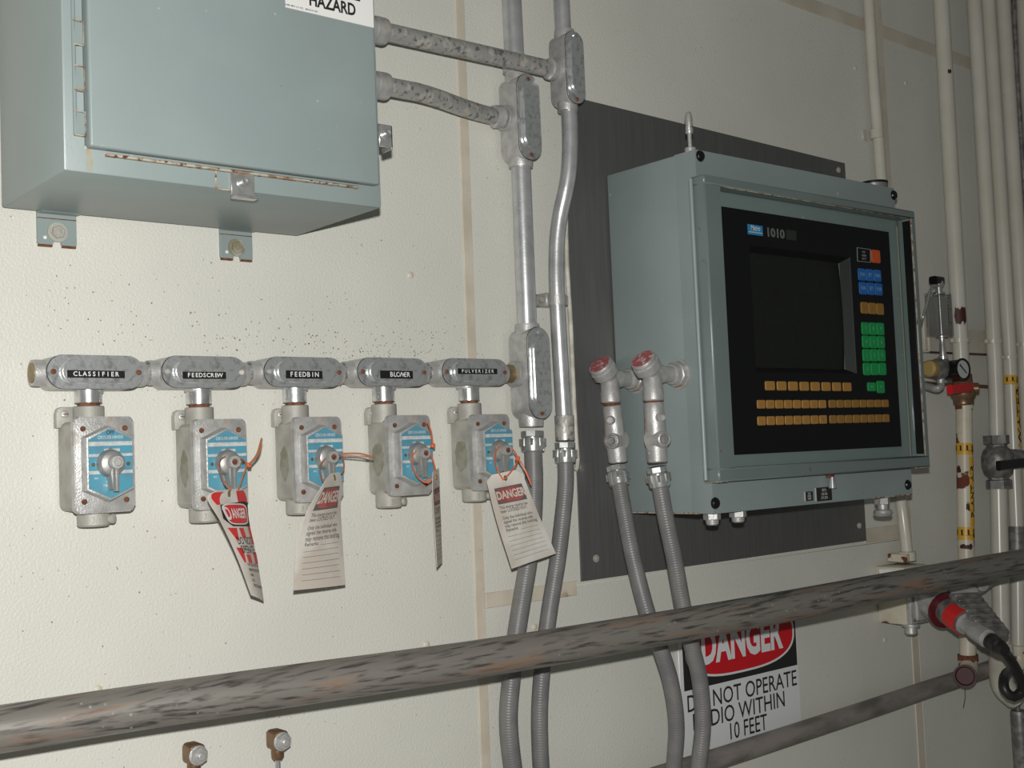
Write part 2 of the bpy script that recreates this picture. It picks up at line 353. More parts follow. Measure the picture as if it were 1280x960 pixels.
cp2 = P(487, 170, .235); clamp(0, cp2.z, True)
wl = P(283, 222, .231)
obj('staple_loop', G().tube([P(270, 214, .231), P(270, 234, .231), P(273, 236, .231), P(290, 238, .231)], 0.0011, 8, rings=0.002), M['rusty'], box)
# mounting feet
for u0, u1, vt, vb, bu, bv in ((47, 96, 272, 308, 73, 290), (276, 316, 290, 325, 297, 309)):
    a, b = P(u0, vb, .004), P(u1, vb, .004); z0 = (a.z + b.z) / 2
    xc = (a.x + b.x) / 2; wd = (b.x - a.x)
    poly = [(-wd / 2, 0.05), (-wd / 2, 0.003), (-wd / 2 + .004, 0), (-.006, 0), (-.0045, .006), (.0045, .006), (.006, 0), (wd / 2 - .004, 0), (wd / 2, .003), (wd / 2, .05)]
    ft = obj('mounting_foot', G().prism(poly, 0.0, 0.0045, 0.0006, 1, o=(xc, z0)).box((xc - wd / 2, 0.004, z0 + .04), (xc + wd / 2, 0.02, z0 + .05)), M['paint'], box)
    for a_, b_ in (((xc - wd / 2 + .001, 0.0, z0 - .0012), (xc - .006, .0049, z0 + .0016)), ((xc + .006, 0.0, z0 - .0012), (xc + wd / 2 - .001, .0049, z0 + .0016)), ((xc - wd / 2, .0, z0 + .034), (xc + wd / 2, .0049, z0 + .0352))): obj('rust_edge', G().box(a_, b_, .0004, 1), M['rust'], ft)
    q = P(bu, bv, .008); hexbolt('hex_bolt', q, 0.0045, 0.0085, 0.005, M['galvd'], ft, 0.3, 0.0125)
    obj('foot_hole', G().lathe((xc - wd / 2 + .009, -.0045, z0 + .010), (0, -1, 0), [(-.001, .0022), (.0003, .0022)], 12), M['white'], ft)
# hazard sticker
sBL, sBR = P(357, 12, .2475), P(472, 33, .2475); sz0 = (sBL.z + sBR.z) / 2; sw = dBR.x - .0015 - sBL.x
hs = 0.0165
g = G().box((sBL.x, .2468, sz0), (sBL.x + sw, .2476, sz0 + 0.14), mi=0)
scx = sBL.x + sw * 0.485
g.box((sBL.x + .003, .2474, sz0 + .070), (sBL.x + sw - .003, .2478, sz0 + .137), mi=1)
def on_plane(cx, cz, h): return lambda x, y: Vector((cx + x, -h, cz + y))
g.text('HAZARD', on_plane(P(416, 10, .248).x, sz0 + 0.0165, .24785), 0.0215, 0.0007, 0.78, mi=1)
g.text('ELECTRICAL', on_plane(P(411, 0, .248).x, sz0 + 0.0372, .24785), 0.0215, 0.0007, 0.78, mi=1)
g.text('DANGER', on_plane(sBL.x + sw / 2, sz0 + .105, .24795), 0.036, 0.001, 0.85, mi=2)
g.text('LABEL MFG CO. INC.   MADE IN USA', on_plane(sBL.x + 0.022, sz0 + 0.0034, .24785), 0.0028, 0.00005, 1.0, mi=1)
obj('hazard_sticker', g, [M['white'], M['ink'], M['signw']], door, True)

# ------------------------------------------------------------------ conduit bodies
def conduit_body(name, cx, cz, hc, L, W, vertical, label, group, hb, r_hub, ext, branch=None, mcover='cover', cover_tilt=0, tape=None, screws=('rust', 'rust'), rootname=None):
    """L x W oval cover centred at (cx, cz); body from hb to hc"""
    t = thing(name, (cx, -hb, cz), label, 'conduit fitting', group)
    dim = (W, L) if vertical else (L, W)
    g = G().prism(rrect(dim[0] * .98, dim[1] * .985, W * .40, 8), hb, hc, 0.003, 2, o=(cx, cz))
    b2 = bmesh.new()
    hcen = (hb + hc) / 2 - 0.002
    ax = Vector((0, 0, 1)) if vertical else Vector((1, 0, 0))
    o = Vector((cx, -hcen, cz))
    for sg, e in ((1, ext[0]), (-1, ext[1])):
        l0 = L / 2 - W * .45
        g.lathe(o, ax * sg, [(l0, r_hub * .98), (L / 2 + e - .004, r_hub), (L / 2 + e, r_hub * .97), (L / 2 + e, r_hub * .7)], 28)
    if branch:
        g.lathe(o, branch[0], [(W * .1, r_hub * 1.0), (branch[1] - .002, r_hub * 1.02), (branch[1], r_hub * .97), (branch[1], r_hub * .7)], 28)
    g.bm.normal_update(); obj('body', g, M['galv'], t)
    g = G().prism(rrect(dim[0], dim[1], W * .499, 10), hc, hc + 0.0022, 0.0008, 1, o=(cx, cz))
    iw, il = W * .66, L * .72
    d2 = (iw, il) if vertical else (il, iw)
    g.prism(rrect(d2[0], d2[1], iw * .499, 10), hc + 0.002, hc + 0.0085, 0.0045, 3, o=(cx, cz))
    cv = obj('cover', g, M[mcover], t)
    obj('gasket', G().prism(rrect(dim[0] * 1.012, dim[1] * 1.012, W * .505, 10), hc - .0004, hc + .0003, o=(cx, cz)), M['dullblack'], t)
    obj('shaded_crease', G().prism(rrect(d2[0] + .0022, d2[1] + .0022, iw * .499 + .0011, 10), hc + .002, hc + .0028, o=(cx, cz)), M['crease_shade'], t)  # thin dark ring: crease shade painted in so the raised oval stands out
    for k, sg in enumerate((-1, 1)):
        q = (cx, cz + sg * (L / 2 - W * .17)) if vertical else (cx + sg * (L / 2 - W * .17), cz)
        screw('cover_screw', q, hc + 0.0022, 0.0034, M[screws[k]], t)
    if tape:
        txt, tu0, tu1, tv0, tv1, tilt = tape
        a, b = P(tu0, (tv0 + tv1) / 2, hc + .0087), P(tu1, (tv0 + tv1) / 2 + tilt, hc + .0087)
        ww = (b.x - a.x); wc = Vector(((a.x + b.x) / 2, 0, (a.z + b.z) / 2)); hh = abs(P(tu0, tv0, hc + .0087).z - P(tu0, tv1, hc + .0087).z)
        an = math.atan2(b.z - a.z, b.x - a.x)
        fr = lambda x, y, h: Vector((wc.x + x * math.cos(an) - y * math.sin(an), -h, wc.z + x * math.sin(an) + y * math.cos(an)))
        g = G().ext(Vector((wc.x, -(hc + .0083), wc.z)), Vector((0, -1, 0)), Vector((math.cos(an), 0, math.sin(an))), Vector((-math.sin(an), 0, math.cos(an))), [(-ww / 2, -hh / 2), (ww / 2, -hh / 2), (ww / 2, hh / 2), (-ww / 2, hh / 2)], 0.0006)
        off = ww * .10 if txt == 'BLOWER' else 0
        wd = {'BLOWER': .62, 'CLASSIFIER': .80, 'PULVERIZER': .84}.get(txt, .80)
        n = len(txt)
        for i, ch in enumerate(txt):
            xx = off + (i - (n - 1) / 2) * ww * wd / n
            g.text(ch, (lambda x, y, xx=xx: fr(xx + x, y, hc + .0092)), hh * .84, hh * .014, 1.0, mi=1)
        obj('label_tape', g, [M['dymo'], M['white']], t, True)
    return t
tees = [(59, 180, 'CLASSIFIER', (83.7, 156, 462.5, 472, 1.0), ('rust', 'rust')), (203, 308, 'FEEDSCREW', (228, 282.5, 464.5, 473.5, .3), ('galvd', 'dowel')), (331, 429, 'FEEDBIN', (357, 403, 463, 473, .6), ('galvd', 'rust')),
        (448, 535, 'BLOWER', (475, 516, 463, 473, .6), ('rust', 'rust')), (554, 635, 'PULVERIZER', (572, 621.5, 460.5, 467.5, .3), ('rust', 'rust'))]
HC = 0.052
tee_x = []
for u0, u1, txt, tp, sc_ in tees:
    a, b = P(u0, 465, HC + .002), P(u1, 465, HC + .002); tee_x.append(((a.x + b.x) / 2, b.x - a.x, (a.z + b.z) / 2))
sw_data = [(93, 167, 523, 641.5), (241, 309.5, 525, 638), (368, 428, 521.5, 629), (484, 541, 518.7, 621.6), (589, 640.5, 517, 615.5)]
sw_c = []
for u0, u1, v0, v1 in sw_data:
    a, b = P(u0, 580, .06), P(u1, 580, .06); sw_c.append(((a.x + b.x) / 2, b.x - a.x, (P(u0, v0, .06).z + P(u0, v1, .06).z) / 2, P(u0, v0, .06).z - P(u0, v1, .06).z))
TW = 0.0415
zrow = 1.6235
hrow = HC / 2 + .008 / 2 - .002
for i, (u0, u1, txt, tp, sc_) in enumerate(tees):
    cx, L, cz = tee_x[i]
    nx = tee_x[i + 1][0] - tee_x[i + 1][1] / 2 if i < 4 else P(641, 470, .03).x
    gapR = (nx - (cx + L / 2)); eR = gapR * .40
    eL = 0.012 if i == 0 else ((cx - L / 2) - (tee_x[i - 1][0] + tee_x[i - 1][1] / 2)) * .40
    if i == 0: eL = cx - L / 2 - P(40, 463, .03).x
    br = (Vector((0, 0, -1)), TW / 2 + 0.004)
    t = conduit_body('conduit_tee', cx, cz, HC, L, TW, False, 'horizontal oval conduit tee with black embossed tape reading ' + txt, 'labelled conduit tees in the horizontal row', .008, .0165, (eR, eL), br, tape=(txt, *tp), screws=sc_)
    # coupling nipple to the next body
    if i < 4:
        x_a = cx + L / 2 + eR; x_b = nx - ((nx - (cx + L / 2)) * .40)
        ng = G().lathe((x_a, -(.008 + HC) / 2 + .002, cz), (1, 0, (tee_x[i + 1][2] - cz) / max(1e-3, x_b - x_a)), [(-.004, .0148), (x_b - x_a + .004, .0148)], 24)
        obj('close_nipple', ng, M['pipem'], t)
    elif i == 4:
        ng = G().lathe((cx + L / 2 + eR, -(.008 + HC) / 2 + .002, cz), (1, 0, 0), [(-.004, .0148), (nx - (cx + L / 2 + eR) + .02, .0148)], 24); obj('close_nipple', ng, M['brass'], t)
    if i == 0:
        obj('hub_plug', G().lathe((cx - L / 2 - eL, -(.008 + HC) / 2 + .002, cz), (-1, 0, 0), [(-.006, .0125), (.0008, .0125), (.0012, .008), (.0008, .004), (.0008, 0)], 20), M['brass'], t)

# ------------------------------------------------------------------ five switches
sw_labels = ['first switch from the left, blue hexagonal plate and bare lever, no tag', 'switch under the FEEDSCREW tee, carrying the red-striped tag', 'switch under the FEEDBIN tee, middle of the five, behind a hanging paper tag',
             'switch under the BLOWER tee, dusty box, its tag hanging edge-on', 'rightmost of the five switches, under the PULVERIZER tee']
tee_x2 = tee_x
for i, (cx, w_, cz, hh_) in enumerate(sw_c):
    w_ = 0.0755; hh_ = 0.1175
    t = thing('selector_switch', (cx, -.004, cz), 'cast metal ' + sw_labels[i], 'switch', 'row of blue-plated selector switches')
    # back box with lug, hubs
    bx = cx - 0.001
    g = G().prism(rrect(w_ * .97, hh_ * .94, .009, 6), 0.006, 0.052, 0.002, 1, o=(cx, cz - .001))
    hubx = P((111, 249, 369, 480, 587)[i], 500, .03).x
    top = cz + hh_ * .47; ztop_h = P(hubx and (111, 249, 369, 480, 587)[i], (507, 508.5, 506, 504.5, 503.5)[i], .045).z
    ztee = tee_x[i][2]
    g.lathe((hubx, -.029, top - .006), (0, 0, 1), [(0, .0188), (ztop_h - top + .005, .0188), (ztop_h - top + .006, .0175)], 26)
    lg = [(-.010, -.016), (.020, -.016), (.020, .010), (-.003, .010), (-.008, .008), (-.010, .002)]
    g.prism(lg, 0.004, 0.014, .0015, 2, o=(cx - w_ / 2 + .0065, top + .008))
    g.lathe((hubx + .003, -.029, cz - hh_ * .47 + .006), (0, 0, -1), [(0, .0195), (.024, .0195), (.0265, .0175), (.0265, .013)], 26)
    g.lathe((hubx + .018, -.036, cz - hh_ * .47 - .012), (.5, -.85, 0), [(0, .006), (.009, .006), (.010, .004)], 14)
    bb = obj('back_box', g, M['galvd'], t)
    screw('lug_screw', (cx - w_ / 2 + .0065, top + .009), .014, .0048, M['galv'], t)
    obj('screw_slot', G().box((cx - w_ / 2 + .003, .0158, top + .0084), (cx - w_ / 2 + .0105, .0165, top + .0096)), M['rust'], t)
    g = G().text('3/4', lambda x, y: Vector((hubx + x, -.0489, cz - hh_ / 2 - .009 + y)), .011, .0002, .9)
    obj('size_mark', g, M['galvd'], t, True)
    # nipple up to the tee
    zt = ztop_h
    obj('nipple', G().lathe((hubx, -.029, zt + .0035), (0, 0, 1), [(0, .0152), (.0008, .0165), (ztee - TW / 2 + .002 - zt, .0165)], 26), M['chrome'] if i != 2 else M['cover'], t)
    obj('rusty_thread', G().lathe((hubx, -.029, zt - .003), (0, 0, 1), [(0, .0135), (.009, .0135)], 22), M['rust'], t)
    # cover plate
    g = G().prism(rrect(w_, hh_, .007, 5), 0.0525, 0.061, 0.003, 3, o=(cx, cz)); obj('cover_plate', g, M['galv'], t)
    for sx in (-1, 1):
        for sz in (-1, 1): screw('cover_screw', (cx + sx * w_ * .345, cz + sz * hh_ * .375), .061, .0034, M['rust'], t)
    # hexagonal switch housing
    hw, hs_, hp = .0275, .030, .043
    def hexa(k): return [(-hw * k, -hs_ * k), (0, -hp * k), (hw * k, -hs_ * k), (hw * k, hs_ * k), (0, hp * k), (-hw * k, hs_ * k)]
    ox, oz = cx + .001, cz + .001
    obj('switch_housing', G().prism(hexa(1.08), .060, .077, .0012, 2, o=(ox, oz), taper=.97), M['galv'], t)
    g = G().prism(hexa(.98), .0765, .0779, 0, o=(ox, oz), mi=0)
    def fr2(x, z, h=.0782): return Vector((ox + x, -h, oz + z))
    W2 = hw * .98
    for z0, z1, a0, a1 in ((.0215, .0265, -1, 1), (.0145, .0178, -.30, .42), (.0085, .0118, -1, 1), (-.0185 + .006, -.0155 + .007, -1, 1)):
        g.quad([fr2(W2 * a0, z0), fr2(W2 * a1, z0), fr2(W2 * a1, z1), fr2(W2 * a0, z1)], 1)
    g.text('CROUSE-HINDS', lambda x, y: fr2(x, .0315 + y, .0783), .0055, .0001, .8, mi=1)
    g.text('MADE IN USA', lambda x, y: fr2(x, -.0265 + y, .0783), .0036, .0001, .9, mi=1)
    g.text('SWITCH', lambda x, y: fr2(x, -.0225 + y, .0783), .0036, .0001, .9, mi=1)
    g.text('EDS', lambda x, y: fr2(-.018 + x, -.0175 + y, .0783), .0030, .0001, .9, mi=1)
    if i == 0: g.text('OFF', lambda x, y: fr2(x, .0375 + y, .0784), .0065, .0001, .9, mi=2)
    obj('nameplate', g, [M['blue'], M['plate_w'], M['ink']], t, True)
    if i:
        el = [(.016 * math.cos(2 * pi * k / 22) * (1 + .12 * math.sin(3 * k + i)), .024 * math.sin(2 * pi * k / 22) * (1 + .08 * math.cos(5 * k + i))) for k in range(22)]
        obj('dust_patch', G().ext((cx - w_ * .485 - .0003, -.0305, cz - .004), Vector((1, 0, 0)), Vector((0, 1, 0)), Vector((0, 0, 1)), [(a * (.75 if i < 3 else 1), b) for a, b in el], .001), M['olive'], t)
    for sx in (-1, 1): screw('nameplate_screw', (ox + sx * .0215, oz - .001), .0779, .0022, M['bronze'], t)
    # lever: round boss, offset knob and long rib pointing down
    g = G().lathe((ox - .001, -.077, oz), (0, -1, 0), [(0, .0170), (.004, .0170), (.012, .0145), (.0145, .010)], 28)
    g.prism([(-.006, .012), (.006, .012), (0, .0195)], .077, .083, .001, 1, o=(ox - .001, oz))
    g.prism([(-.0035, -.033), (.0035, -.033), (.0075, .004), (-.0075, .004)], .0775, .092, .003, 2, o=(ox - .0005, oz), taper=.92)
    g.prism([(-.0022, -.034), (.0022, -.034), (.0026, 0), (-.0026, 0)], .090, .100, .001, 2, o=(ox - .0005, oz))
    lv = obj('lever', g, M['lever'], t)
    obj('lever_knob', G().lathe((ox - .0005, -.088, oz + .001), (0, -1, 0), [(0, .0085), (.011, .0085), (.013, .0075), (.0132, .005), (.0115, .0045), (.0115, 0)], 22), M['galv'], lv)
    obj('knob_pin', G().lathe((ox - .0005, -.099, oz + .001), (0, -1, 0), [(0, .0038), (.0016, .0038), (.0018, 0)], 14), M['galvd'] if i == 0 else M['rust'], lv)

# ------------------------------------------------------------------ tags and ties
def hang_tag(name, rows, label, draw, th=.0006, back='card', chamfer=.16):
    """rows: list of (t, left point, right point) top to bottom"""
    pts = [(t, Vector(a), Vector(b), bow) for t, a, b, bow in rows]
    def row(t):
        n = len(pts)
        for i in range(n - 1):
            if t <= pts[i + 1][0] or i == n - 2:
                t0, a0, b0, w0 = pts[i]; t1, a1, b1, w1 = pts[i + 1]; k = (t - t0) / (t1 - t0)
                # catmull-rom
                am, bm_, wm = (pts[i - 1][1:] if i else (2 * a0 - a1, 2 * b0 - b1, w0)); ap, bp, wp = (pts[i + 2][1:] if i + 2 < n else (2 * a1 - a0, 2 * b1 - b0, w1))
                cr = lambda p0, p1, p2, p3: 0.5 * ((2 * p1) + (p2 - p0) * k + (2 * p0 - 5 * p1 + 4 * p2 - p3) * k * k + (3 * p1 - p0 - 3 * p2 + p3) * k ** 3)
                return cr(am, a0, a1, ap), cr(bm_, b0, b1, bp), w0 + (w1 - w0) * k
    def S0(s, t):
        a, b, bow = row(max(0.0, min(1.0, t))); p = a.lerp(b, s)
        p = p + Vector((0, -1, 0)) * bow * 4 * s * (1 - s)
        return p
    def N(s, t):
        e = .01; du = S0(min(1, s + e), t) - S0(max(0, s - e), t); dv = S0(s, min(1, t + e)) - S0(s, max(0, t - e)); n = du.cross(dv).normalized()
        return n if n.dot(CAM - S0(s, t)) > 0 else -n
    def SC(s, t):   # chamfered top corners
        if t < .06: k = chamfer * (1 - t / .06); s = k + s * (1 - 2 * k)
        return s, t
    def surf(s, t): s, t = SC(s, t); return S0(s, t), N(s, t)
    ctr = S0(.5, .1)
    T = thing(name, ctr, label, 'tag', 'danger tags on the switch levers')
    g = G().sheet(surf, 14, 50, th); obj('card', g, M[back], T)
    def fr(s, t, e=.0004): return S0(s, t) + N(s, t) * e
    draw(T, fr, S0, N)
    hp = fr(.5, .065, 0.0); n = N(.5, .065)
    obj('eyelet', G().lathe(hp - n * .001, n, [(0, .0042), (.0016, .0042), (.002, .0032), (.0012, .002), (.0012, 0)], 16), M['brass'], T)
    return T, hp
def patch(g, fr, s0, s1, t0, t1, mi, e=.0004, ns=8, nt=4):
    b = bmesh.new(); v = [[b.verts.new(fr(s0 + (s1 - s0) * i / ns, t0 + (t1 - t0) * j / nt, e)) for i in range(ns + 1)] for j in range(nt + 1)]
    for j in range(nt):
        for i in range(ns): b.faces.new((v[j][i], v[j][i + 1], v[j + 1][i + 1], v[j + 1][i]))
    g.add(b, mi)
def stroke(g, fr, pl, mi, e=.0004):
    # polygon in (s,t), subdivided along t
    b = bmesh.new(); f = b.faces.new([b.verts.new((s, t, 0)) for s, t in pl]); bmesh.ops.triangulate(b, faces=[f])
    for _ in range(2): bmesh.ops.subdivide_edges(b, edges=list(b.edges), cuts=1, use_grid_fill=True)
    bmesh.ops.triangulate(b, faces=list(b.faces))
    for v in b.verts: v.co = fr(v.co.x, v.co.y, e)
    g.add(b, mi)
AR = 1.92   # height / width
def stext(g, fr, txt, s, t, size, bold, xs, mi, align='CENTER', e=.0008):
    g.text(txt, lambda x, y: fr(s + x, t - y / AR, e), size, bold, xs, align, mi=mi)
def draw_plain(T, fr, S0, N):
    g = G()
    patch(g, fr, .13, .87, .155, .335, 1, .0004)
    el = [(.5 + .345 * (abs(math.cos(a)) ** .5) * (1 if math.cos(a) > 0 else -1), .245 + .078 * (abs(math.sin(a)) ** .6) * (1 if math.sin(a) > 0 else -1)) for a in [2 * pi * k / 28 for k in range(28)]]
    stroke(g, fr, el, 2, .0007)
    stext(g, fr, 'DANGER', .5, .245, .235, .008, .78, 3, e=.001)
    y = .375
    for ln, u in (('This energy source has', 0), ('been LOCKED OUT.', 1)):
        stext(g, fr, ln, .13, y, .092, .0012, .82, 1, 'LEFT'); y += .042
    y += .03
    for ln in ('Only the individual who', 'signed the reverse side', 'may remove this lock/tag.', 'Remarks:'):
        stext(g, fr, ln, .13, y, .092, .0012, .82, 1, 'LEFT'); y += .043
    for k in range(7):
        yy = .635 + k * .048
        patch(g, fr, .46 if k == 0 else .12, .88, yy, yy + .003, 1, .0006, 6, 1)
    obj('printing', g, [M['card'], M['fade'], M['cardred'], M['card']], T, True)
def draw_stripe(T, fr, S0, N):
    g = G()
    for a, b, t0, t1 in (( -.0, .30, .03, .17), (.72, 1.0, .03, .20), (.10, .42, .36, .47), (.50, .68, .36, .45), (.88, 1.0, .30, .50), (.10, .36, .53, .66), (.42, .62, .58, .66), (.80, 1.0, .56, .66)):
        k = 4
        pl = [(a, t0), (b, t0), (a + (b - a) * (.75 if a < .4 else 1), t1), (a + (b - a) * (.45 if a < .4 else 0), t1)]
        stroke(g, fr, pl, 1)
    stroke(g, fr, [(.22, .17), (.9, .14), (1.0, .155), (1.0, .345), (.3, .345), (.1, .28)], 2, .0006)
    el = [(.58 + .38 * (abs(math.cos(a)) ** .5) * (1 if math.cos(a) > 0 else -1), .245 + .085 * (abs(math.sin(a)) ** .6) * (1 if math.sin(a) > 0 else -1)) for a in [2 * pi * k / 28 for k in range(28)]]
    stroke(g, fr, el, 3, .0008)
    stroke(g, fr, [(.58 + (s - .58) * .92, .245 + (t - .245) * .86) for s, t in el], 1, .0010)
    stext(g, fr, 'D', .30, .245, .26, .006, .85, 3, e=.0013); stext(g, fr, 'ANGER', .64, .245, .19, .006, .74, 3, e=.0013)
    stext(g, fr, 'DO NOT', .56, .475, .17, .002, .95, 2, e=.0008); stext(g, fr, 'OPERATE', .58, .545, .17, .002, .90, 2, e=.0008)
    y = .68
    for ln in ('THIS TAG & LOCK TO BE', 'REMOVED ONLY BY THE', 'NAME', 'DATE', 'EXPECTED COMPLETION'):
        stext(g, fr, ln, .30, y, .075, .001, .78, 2, 'LEFT'); y += .05
    obj('printing', g, [M['card'], M['red'], M['ink'], M['white']], T, True)
def PH(u, v, h): return P(u, v, h)
tag2, e2 = hang_tag('danger_tag', [(0, PH(272, 613, .155), PH(302, 610, .10), .002), (.1, PH(260, 623, .16), PH(308, 622, .10), .003), (.3, PH(276, 652, .155), PH(311, 652, .105), .004), (.6, PH(296, 695, .135), PH(321, 697, .09), .004), (1, PH(314, 744, .105), PH(330, 752, .06), .006)],
         'white tag with red stripes reading DANGER DO NOT OPERATE, curled, hanging from the FEEDSCREW switch', draw_stripe, back='card', chamfer=.0)
tag3, e3 = hang_tag('danger_tag', [(0, PH(412, 592, .13), PH(426, 590, .10), 0.0), (.13, PH(403, 607, .145), PH(427, 604, .10), .002), (.35, PH(383, 642, .15), PH(426, 636, .10), .004), (.6, PH(372, 680, .145), PH(428, 672, .10), .004), (1, PH(367, 738, .12), PH(432, 731, .09), .003)],
         'curved cream paper danger tag with ruled lines, hanging from the FEEDBIN switch', draw_plain, chamfer=.1)
tag4, e4 = hang_tag('danger_tag', [(0, PH(541, 590, .13), PH(549, 585, .10), 0), (.2, PH(541, 620, .135), PH(550, 615, .092), .001), (.6, PH(543.5, 662, .13), PH(551.5, 658, .082), .001), (1, PH(546.5, 709, .12), PH(553, 703, .072), 0)],
         'danger tag seen almost edge-on as a narrow strip, hanging from the BLOWER switch', draw_plain, chamfer=.05)
tag5, e5 = hang_tag('danger_tag', [(0, PH(607, 595, .118), PH(651, 586, .108), 0), (.5, PH(621, 651, .120), PH(672, 640, .103), .001), (1, PH(640, 711, .115), PH(695, 692, .095), -.001)],
         'flat cream danger tag tilted to the right, hanging from the PULVERIZER switch', draw_plain, chamfer=.18)
def tie(path, head, tail, m, label):
    pts = [P(*p) for p in path]
    t = thing('cable_tie', pts[0], label, 'cable tie', 'orange ties holding the tags')
    obj('loop', G().tube(pts, .0011, 8, rings=.003), m, t)
    if head:
        q = P(*head); obj('head', G().box((q.x - .003, -q.y - .003, q.z - .003), (q.x + .003, -q.y + .003, q.z + .003), .0008, 1), M['cable_tie'], t)
    if tail: obj('tail', G().tube([P(*p) for p in tail], .0011, 8, rings=.003), m, t)
tie([(289, 612, .155), (281, 604, .15), (276, 592, .135), (274, 580, .11), (279, 572, .092), (292, 571, .09), (303, 574, .098), (308, 582, .11), (303, 597, .115), (298, 612, .12)], (311, 581, .11), [(311, 581, .112), (321, 568, .13), (327, 548, .15), (324, 566, .135), (313, 580, .12)], M['tiedull'], 'brown-orange cable tie on the FEEDSCREW switch lever with a raised tail')
tie([(408, 607, .135), (402, 596, .125), (400, 584, .105), (407, 573, .092), (420, 566, .09), (428, 572, .098), (430, 584, .11), (427, 592, .115)], None, [(428, 567, .105), (450, 567, .12), (467, 572, .13), (451, 570, .125), (428, 569, .11)], M['tiedull'], 'brown cable tie on the FEEDBIN switch lever, tail sticking out sideways')
tie([(545, 592, .12), (536, 603, .12), (524, 598, .115), (516, 584, .10), (516, 570, .092), (523, 562, .09), (534, 560, .092), (541, 575, .105), (545, 590, .115)], (541, 557, .105), [(541, 556, .107), (538, 538, .12), (534, 527, .13), (539, 540, .122), (541, 555, .11)], M['cable_tie'], 'orange cable tie on the BLOWER switch lever')
tie([(629, 600, .118), (622, 588, .116), (619, 576, .105), (621, 562, .093), (630, 556, .09), (641, 562, .097), (647, 574, .108), (640, 588, .113), (631, 598, .117)], (647, 573, .11), [(647, 573, .112), (655, 585, .12), (664, 606, .125), (658, 590, .12), (649, 575, .112)], M['cable_tie'], 'orange cable tie on the PULVERIZER switch lever, tail pointing down right')

# ------------------------------------------------------------------ vertical conduits and big conduit bodies
bodyA = conduit_body('oval_conduit_fitting', P(662, 146, .058).x, P(662, 146, .058).z, .056, .142, .0475, True, 'vertical oval conduit body, left of the two at the top, below the crossing conduit', 'tall conduit bodies', .010, .0205, (.008, .008), (Vector((-1, 0, 0)), .036))
bodyC = conduit_body('oval_conduit_fitting', P(719.5, 84, .09).x, P(719.5, 84, .09).z, .088, .122, .0405, True, 'smaller vertical oval conduit body at the top, above the steel plate corner', 'tall conduit bodies', .048, .0172, (.008, .008), (Vector((-1, 0, 0)), .032), screws=('rust', 'chrome'))
bodyB = conduit_body('oval_conduit_fitting', P(675, 466, .058).x, P(675, 466, .058).z, .056, .148, .0475, True, 'vertical oval conduit body at the right end of the switch row', 'tall conduit bodies', .010, .0205, (.008, .012), (Vector((-1, 0, 0)), .036), screws=('rust', 'galvd'))
Ax, Az = P(662, 146, .058).x, P(662, 146, .058).z
Cx, Cz = P(719.5, 84, .09).x, P(719.5, 84, .09).z
Bx, Bz = P(675, 466, .058).x, P(675, 466, .058).z
hA = (.010 + .056) / 2 - .002; hCc = (.048 + .088) / 2 - .002
def conduit(name, pts, r, m, label, group=None, rings=None, extra=None, cat='conduit'):
    t = thing(name, pts[0], label, cat, group)
    obj('tube', G().tube(pts, r, 24, rings=rings), m, t)
    return t
t = conduit('conduit', [Vector((Ax - .004, -hA, Az + .075)), Vector((Ax - .012, -hA, 3.38))], .0166, M['pipe'], 'thick vertical conduit at the very top, left of the pair', 'vertical conduits')
obj('coupling', G().lathe((Ax - .004, -hA, Az + .079), (0, 0, 1), [(0, .0205), (.016, .0205), (.018, .0225), (.024, .0225), (.026, .0185), (.03, .0185)], 26), M['galv'], t)
t = conduit('conduit', [Vector((Bx, -hA, Bz + .078)), Vector((Ax, -hA, Az - .075))], .0164, M['pipe'], 'thick straight vertical conduit between two oval bodies', 'vertical conduits')
t = conduit('conduit', [Vector((Cx - .002, -hCc, Cz + .065)), Vector((Cx - .012, -hCc, 3.38))], .0137, M['pipe'], 'thinner vertical conduit at the very top, right of the pair', 'vertical conduits')
bend = [(711, 134, hCc), (712, 155, hCc), (712.5, 180, hCc), (711, 213, .064), (706.5, 240, .058), (700.5, 267, .048), (696.5, 297, .042), (695.5, 325, .040), (695.8, 355, .040), (698, 405, .040), (702.5, 480, .040), (705, 524, .040)]
t = conduit('conduit', [P(*q) for q in bend], .0134, M['pipe'], 'thinner conduit with a double offset bend beside the steel plate', 'vertical conduits', .01)
a, b = P(705.3, 519, .04), P(706.3, 551, .04)
obj('coupling', G().lathe(a, b - a, [(0, .0150), (.001, .0162), ((b - a).length - .001, .0162), ((b - a).length, .015)], 26), M['pipem'], t)
a = P(671, 375.5, .012); b = P(710, 375, .04)
cl = thing('conduit_strap', a, 'small one-hole conduit strap between the two vertical conduits', 'clamp')
a0, b0 = P(669, 375, .006), P(688, 375, .02)
obj('strap_foot', G().box((a0.x + .004, -.001, a0.z - .012), (b0.x + .01, .03, a0.z + .010), .002, 1), M['galv'], cl)
c0 = P(696.5, 375, .04)
obj('strap_ring', G().lathe((c0.x, c0.y, c0.z - .009), (0, 0, 1), [(0, .0150), (.018, .0150)], 24).box((c0.x + .010, .030, c0.z - .009), (c0.x + .022, .045, c0.z + .009), .003, 2), M['galv'], cl)
q = P(676, 375, .03); hexbolt('strap_bolt', q, .030, .005, .003, M['galvd'], cl)

